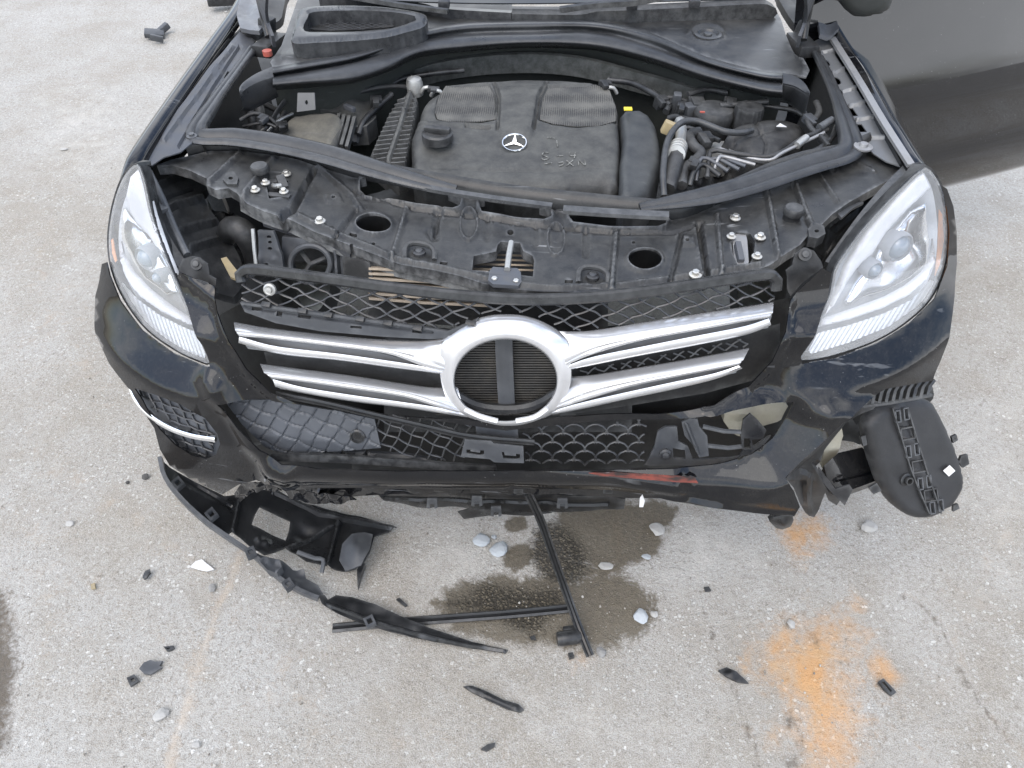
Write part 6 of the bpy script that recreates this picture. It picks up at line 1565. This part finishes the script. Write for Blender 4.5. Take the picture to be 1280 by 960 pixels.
shard('plastic_chip', [(662, 796), (668, 794), (670, 799), (664, 799)], 'tiny black chip in the oil below the strip', 'chip', z=.006)
shard('plastic_sliver', [(446, 712), (452, 702), (456, 704), (450, 722), (447, 734)], 'thin black sliver standing by the broken trim', 'chip', z=.03, thick=.02)
shard('square_clip', [(628, 926), (634, 925), (635, 929), (630, 930)], 'tiny dark speck near the small rusty spot', 'chip', z=.005) if False else None
pg = mo('hose_plug', merge([xf(lathe_mesh([(.016, -.03), (.018, -.02), (.018, .02), (.014, .03), (.010, .03)], 16), ptz([(711, 797, .017)])[0], rotm(0, 90, 12)), xf(box_mesh((.035, .012, .014), .003), ptz([(712, 786, .014)])[0], rotm(0, 0, 12))]), M['fresh'], None, own=True)
tag(pg, 'short black ribbed plug beside the leaning strip', 'hose plug')
fp = mo('plastic_fragment', merge([xf(box_mesh((.11, .07, .03), .006), ptz([(193, 42, .025)])[0], rotm(8, 10, 20)), xf(box_mesh((.035, .08, .035), .005), ptz([(204, 36, .03)])[0], rotm(20, 0, -35)), xf(box_mesh((.07, .02, .035), .004), ptz([(196, 48, .03)])[0], rotm(0, 15, 10))]), M['plas_g'], None, own=True)
tag(fp, 'grey plastic fragment lying on the concrete behind the car', 'plastic piece')
bp = mo('black_panel_end', xf(box_mesh((.20, .10, .05), .010), ptz([(279, -1, .06)])[0], rotm(6, 4, 24)), M['fresh'], None, own=True)
tag(bp, 'dark slab cut by the top edge of the picture left of the hood strut', 'plastic piece')

# ================================================================== stones
def rock_mesh(seed, flat=.6, n=2):
    bm = bmesh.new(); bmesh.ops.create_icosphere(bm, subdivisions=n, radius=1.0)
    r = np.random.default_rng(seed)
    cuts = r.normal(size=(9, 3)); cuts /= np.linalg.norm(cuts, axis=1, keepdims=True); dcut = r.uniform(.55, .95, 9)
    V = np.array([v.co[:] for v in bm.verts])
    for c, d in zip(cuts, dcut):
        h = V @ c; V = V - np.clip(h - d, 0, None)[:, None] * c
    V *= 1 + .06 * r.normal(size=(len(V), 1))
    V[:, 2] *= flat; V[:, 2] -= V[:, 2].min() * .75
    bm.verts.index_update(); Fc = [[v.index for v in f.verts] for f in bm.faces]; bm.free()
    return V, Fc
def stone(px, py, rx, ry, label, mat='stone', seed=0, flat=.5, rot=0):
    c = ptz([(px, py, 0)])[0]
    V, Fc = rock_mesh(seed, flat)
    V = V * np.array([rx, ry, min(rx, ry)]) * .0022
    o = mo('stone', xf((V, Fc), c, rotm(0, 0, rot)), M[mat], None, own=True, smooth=False)
    tag(o, label, 'stone'); return o
stone(601, 676, 13, 11, 'pale bluish stone chip left of the oil, upper of the touching pair', 'stone_b', 1, .45)
stone(623, 687, 12, 13, 'pale bluish stone chip left of the oil, lower of the touching pair', 'stone_b', 2, .45)
stone(617, 672, 3.5, 4, 'pebble squeezed between the two bluish stone chips', 'stone_b', 12)
stone(821, 663, 13, 10, 'flat pale stone at the right rim of the upper oil patch', 'stone', 3, .35, -15)
stone(1085, 661, 11, 10, 'round grey stone on bare concrete right of the small rust spot', 'stone', 4, .7)
stone(799, 771, 9, 11, 'white angular stone at the right rim of the lower oil patch', 'stone_b', 5, .5, 20)
stone(818, 768, 5, 5, 'small pale pebble right of the white angular stone', 'stone', 13)
stone(751, 816, 6, 7, 'grey pebble right of the leaning strip end', 'stone_g', 6, .7)
stone(201, 895, 9, 8, 'oval cream stone at the lower left', 'stone', 7, .5, 20)
stone(245, 932, 5, 4, 'small whitish pebble right of the oval cream stone', 'stone', 8, .5)
stone(88, 655, 6, 5, 'whitish pebble far left of the broken trim', 'stone', 9, .5)
stone(265, 736, 5, 7, 'flat grey pebble under the white shard', 'stone_g', 10, .4)
stone(988, 781, 6, 6, 'whitish pebble at the top of the big rust stain', 'stone', 11, .6)
stone(757, 708, 10, 6, 'pale sunken stone between the two oil patches', 'stone', 14, .3)
stone(808, 696, 8, 4, 'thin bluish chip below the upper oil patch', 'stone_b', 15, .3, -20)
stone(183, 597, 5, 5, 'dark round pebble by the left bumper corner', 'stone_d', 16, .8)
stone(160, 604, 3, 3, 'tiny dark pebble further left of the bumper corner', 'stone_d', 17, .8)
stone(283, 15, 5, 4, 'pale pebble on the concrete at the top left of the hood', 'stone', 18)
stone(80, 187, 8, 5, 'grey pebble on the far left concrete', 'stone', 19, .4)
shard('white_shard', [(238, 708), (244, 702), (252, 699), (258, 704), (267, 711), (258, 713), (248, 711)], 'jagged white plastic shard left of the broken trim', 'plastic shard', 'white', z=.007)
# scattered grit
parts = []
r_ = np.random.default_rng(21)
base_r = [rock_mesh(100 + k, .7, 1) for k in range(6)]
for k in range(1100):
    if k < 120: px, py = r_.normal(720, 60), r_.normal(770, 40)
    elif k < 190: px, py = r_.normal(1000, 60), r_.normal(860, 70)
    else: px, py = r_.uniform(-40, 1320), 960 - 960 * r_.random() ** 1.2
    if py < 150: continue
    c = ptz([(px, py, -.0008)])[0]
    s = .0013 + .0030 * r_.random() ** 4
    V, Fc = base_r[k % 6]
    parts.append(xf((V * s, Fc), c, rotm(0, 0, r_.uniform(0, 360))))
g = mo('gravel', merge(parts), M['grit'], None, sharp=30)
tag(g, 'fine loose grit scattered over the concrete', kind='stuff')
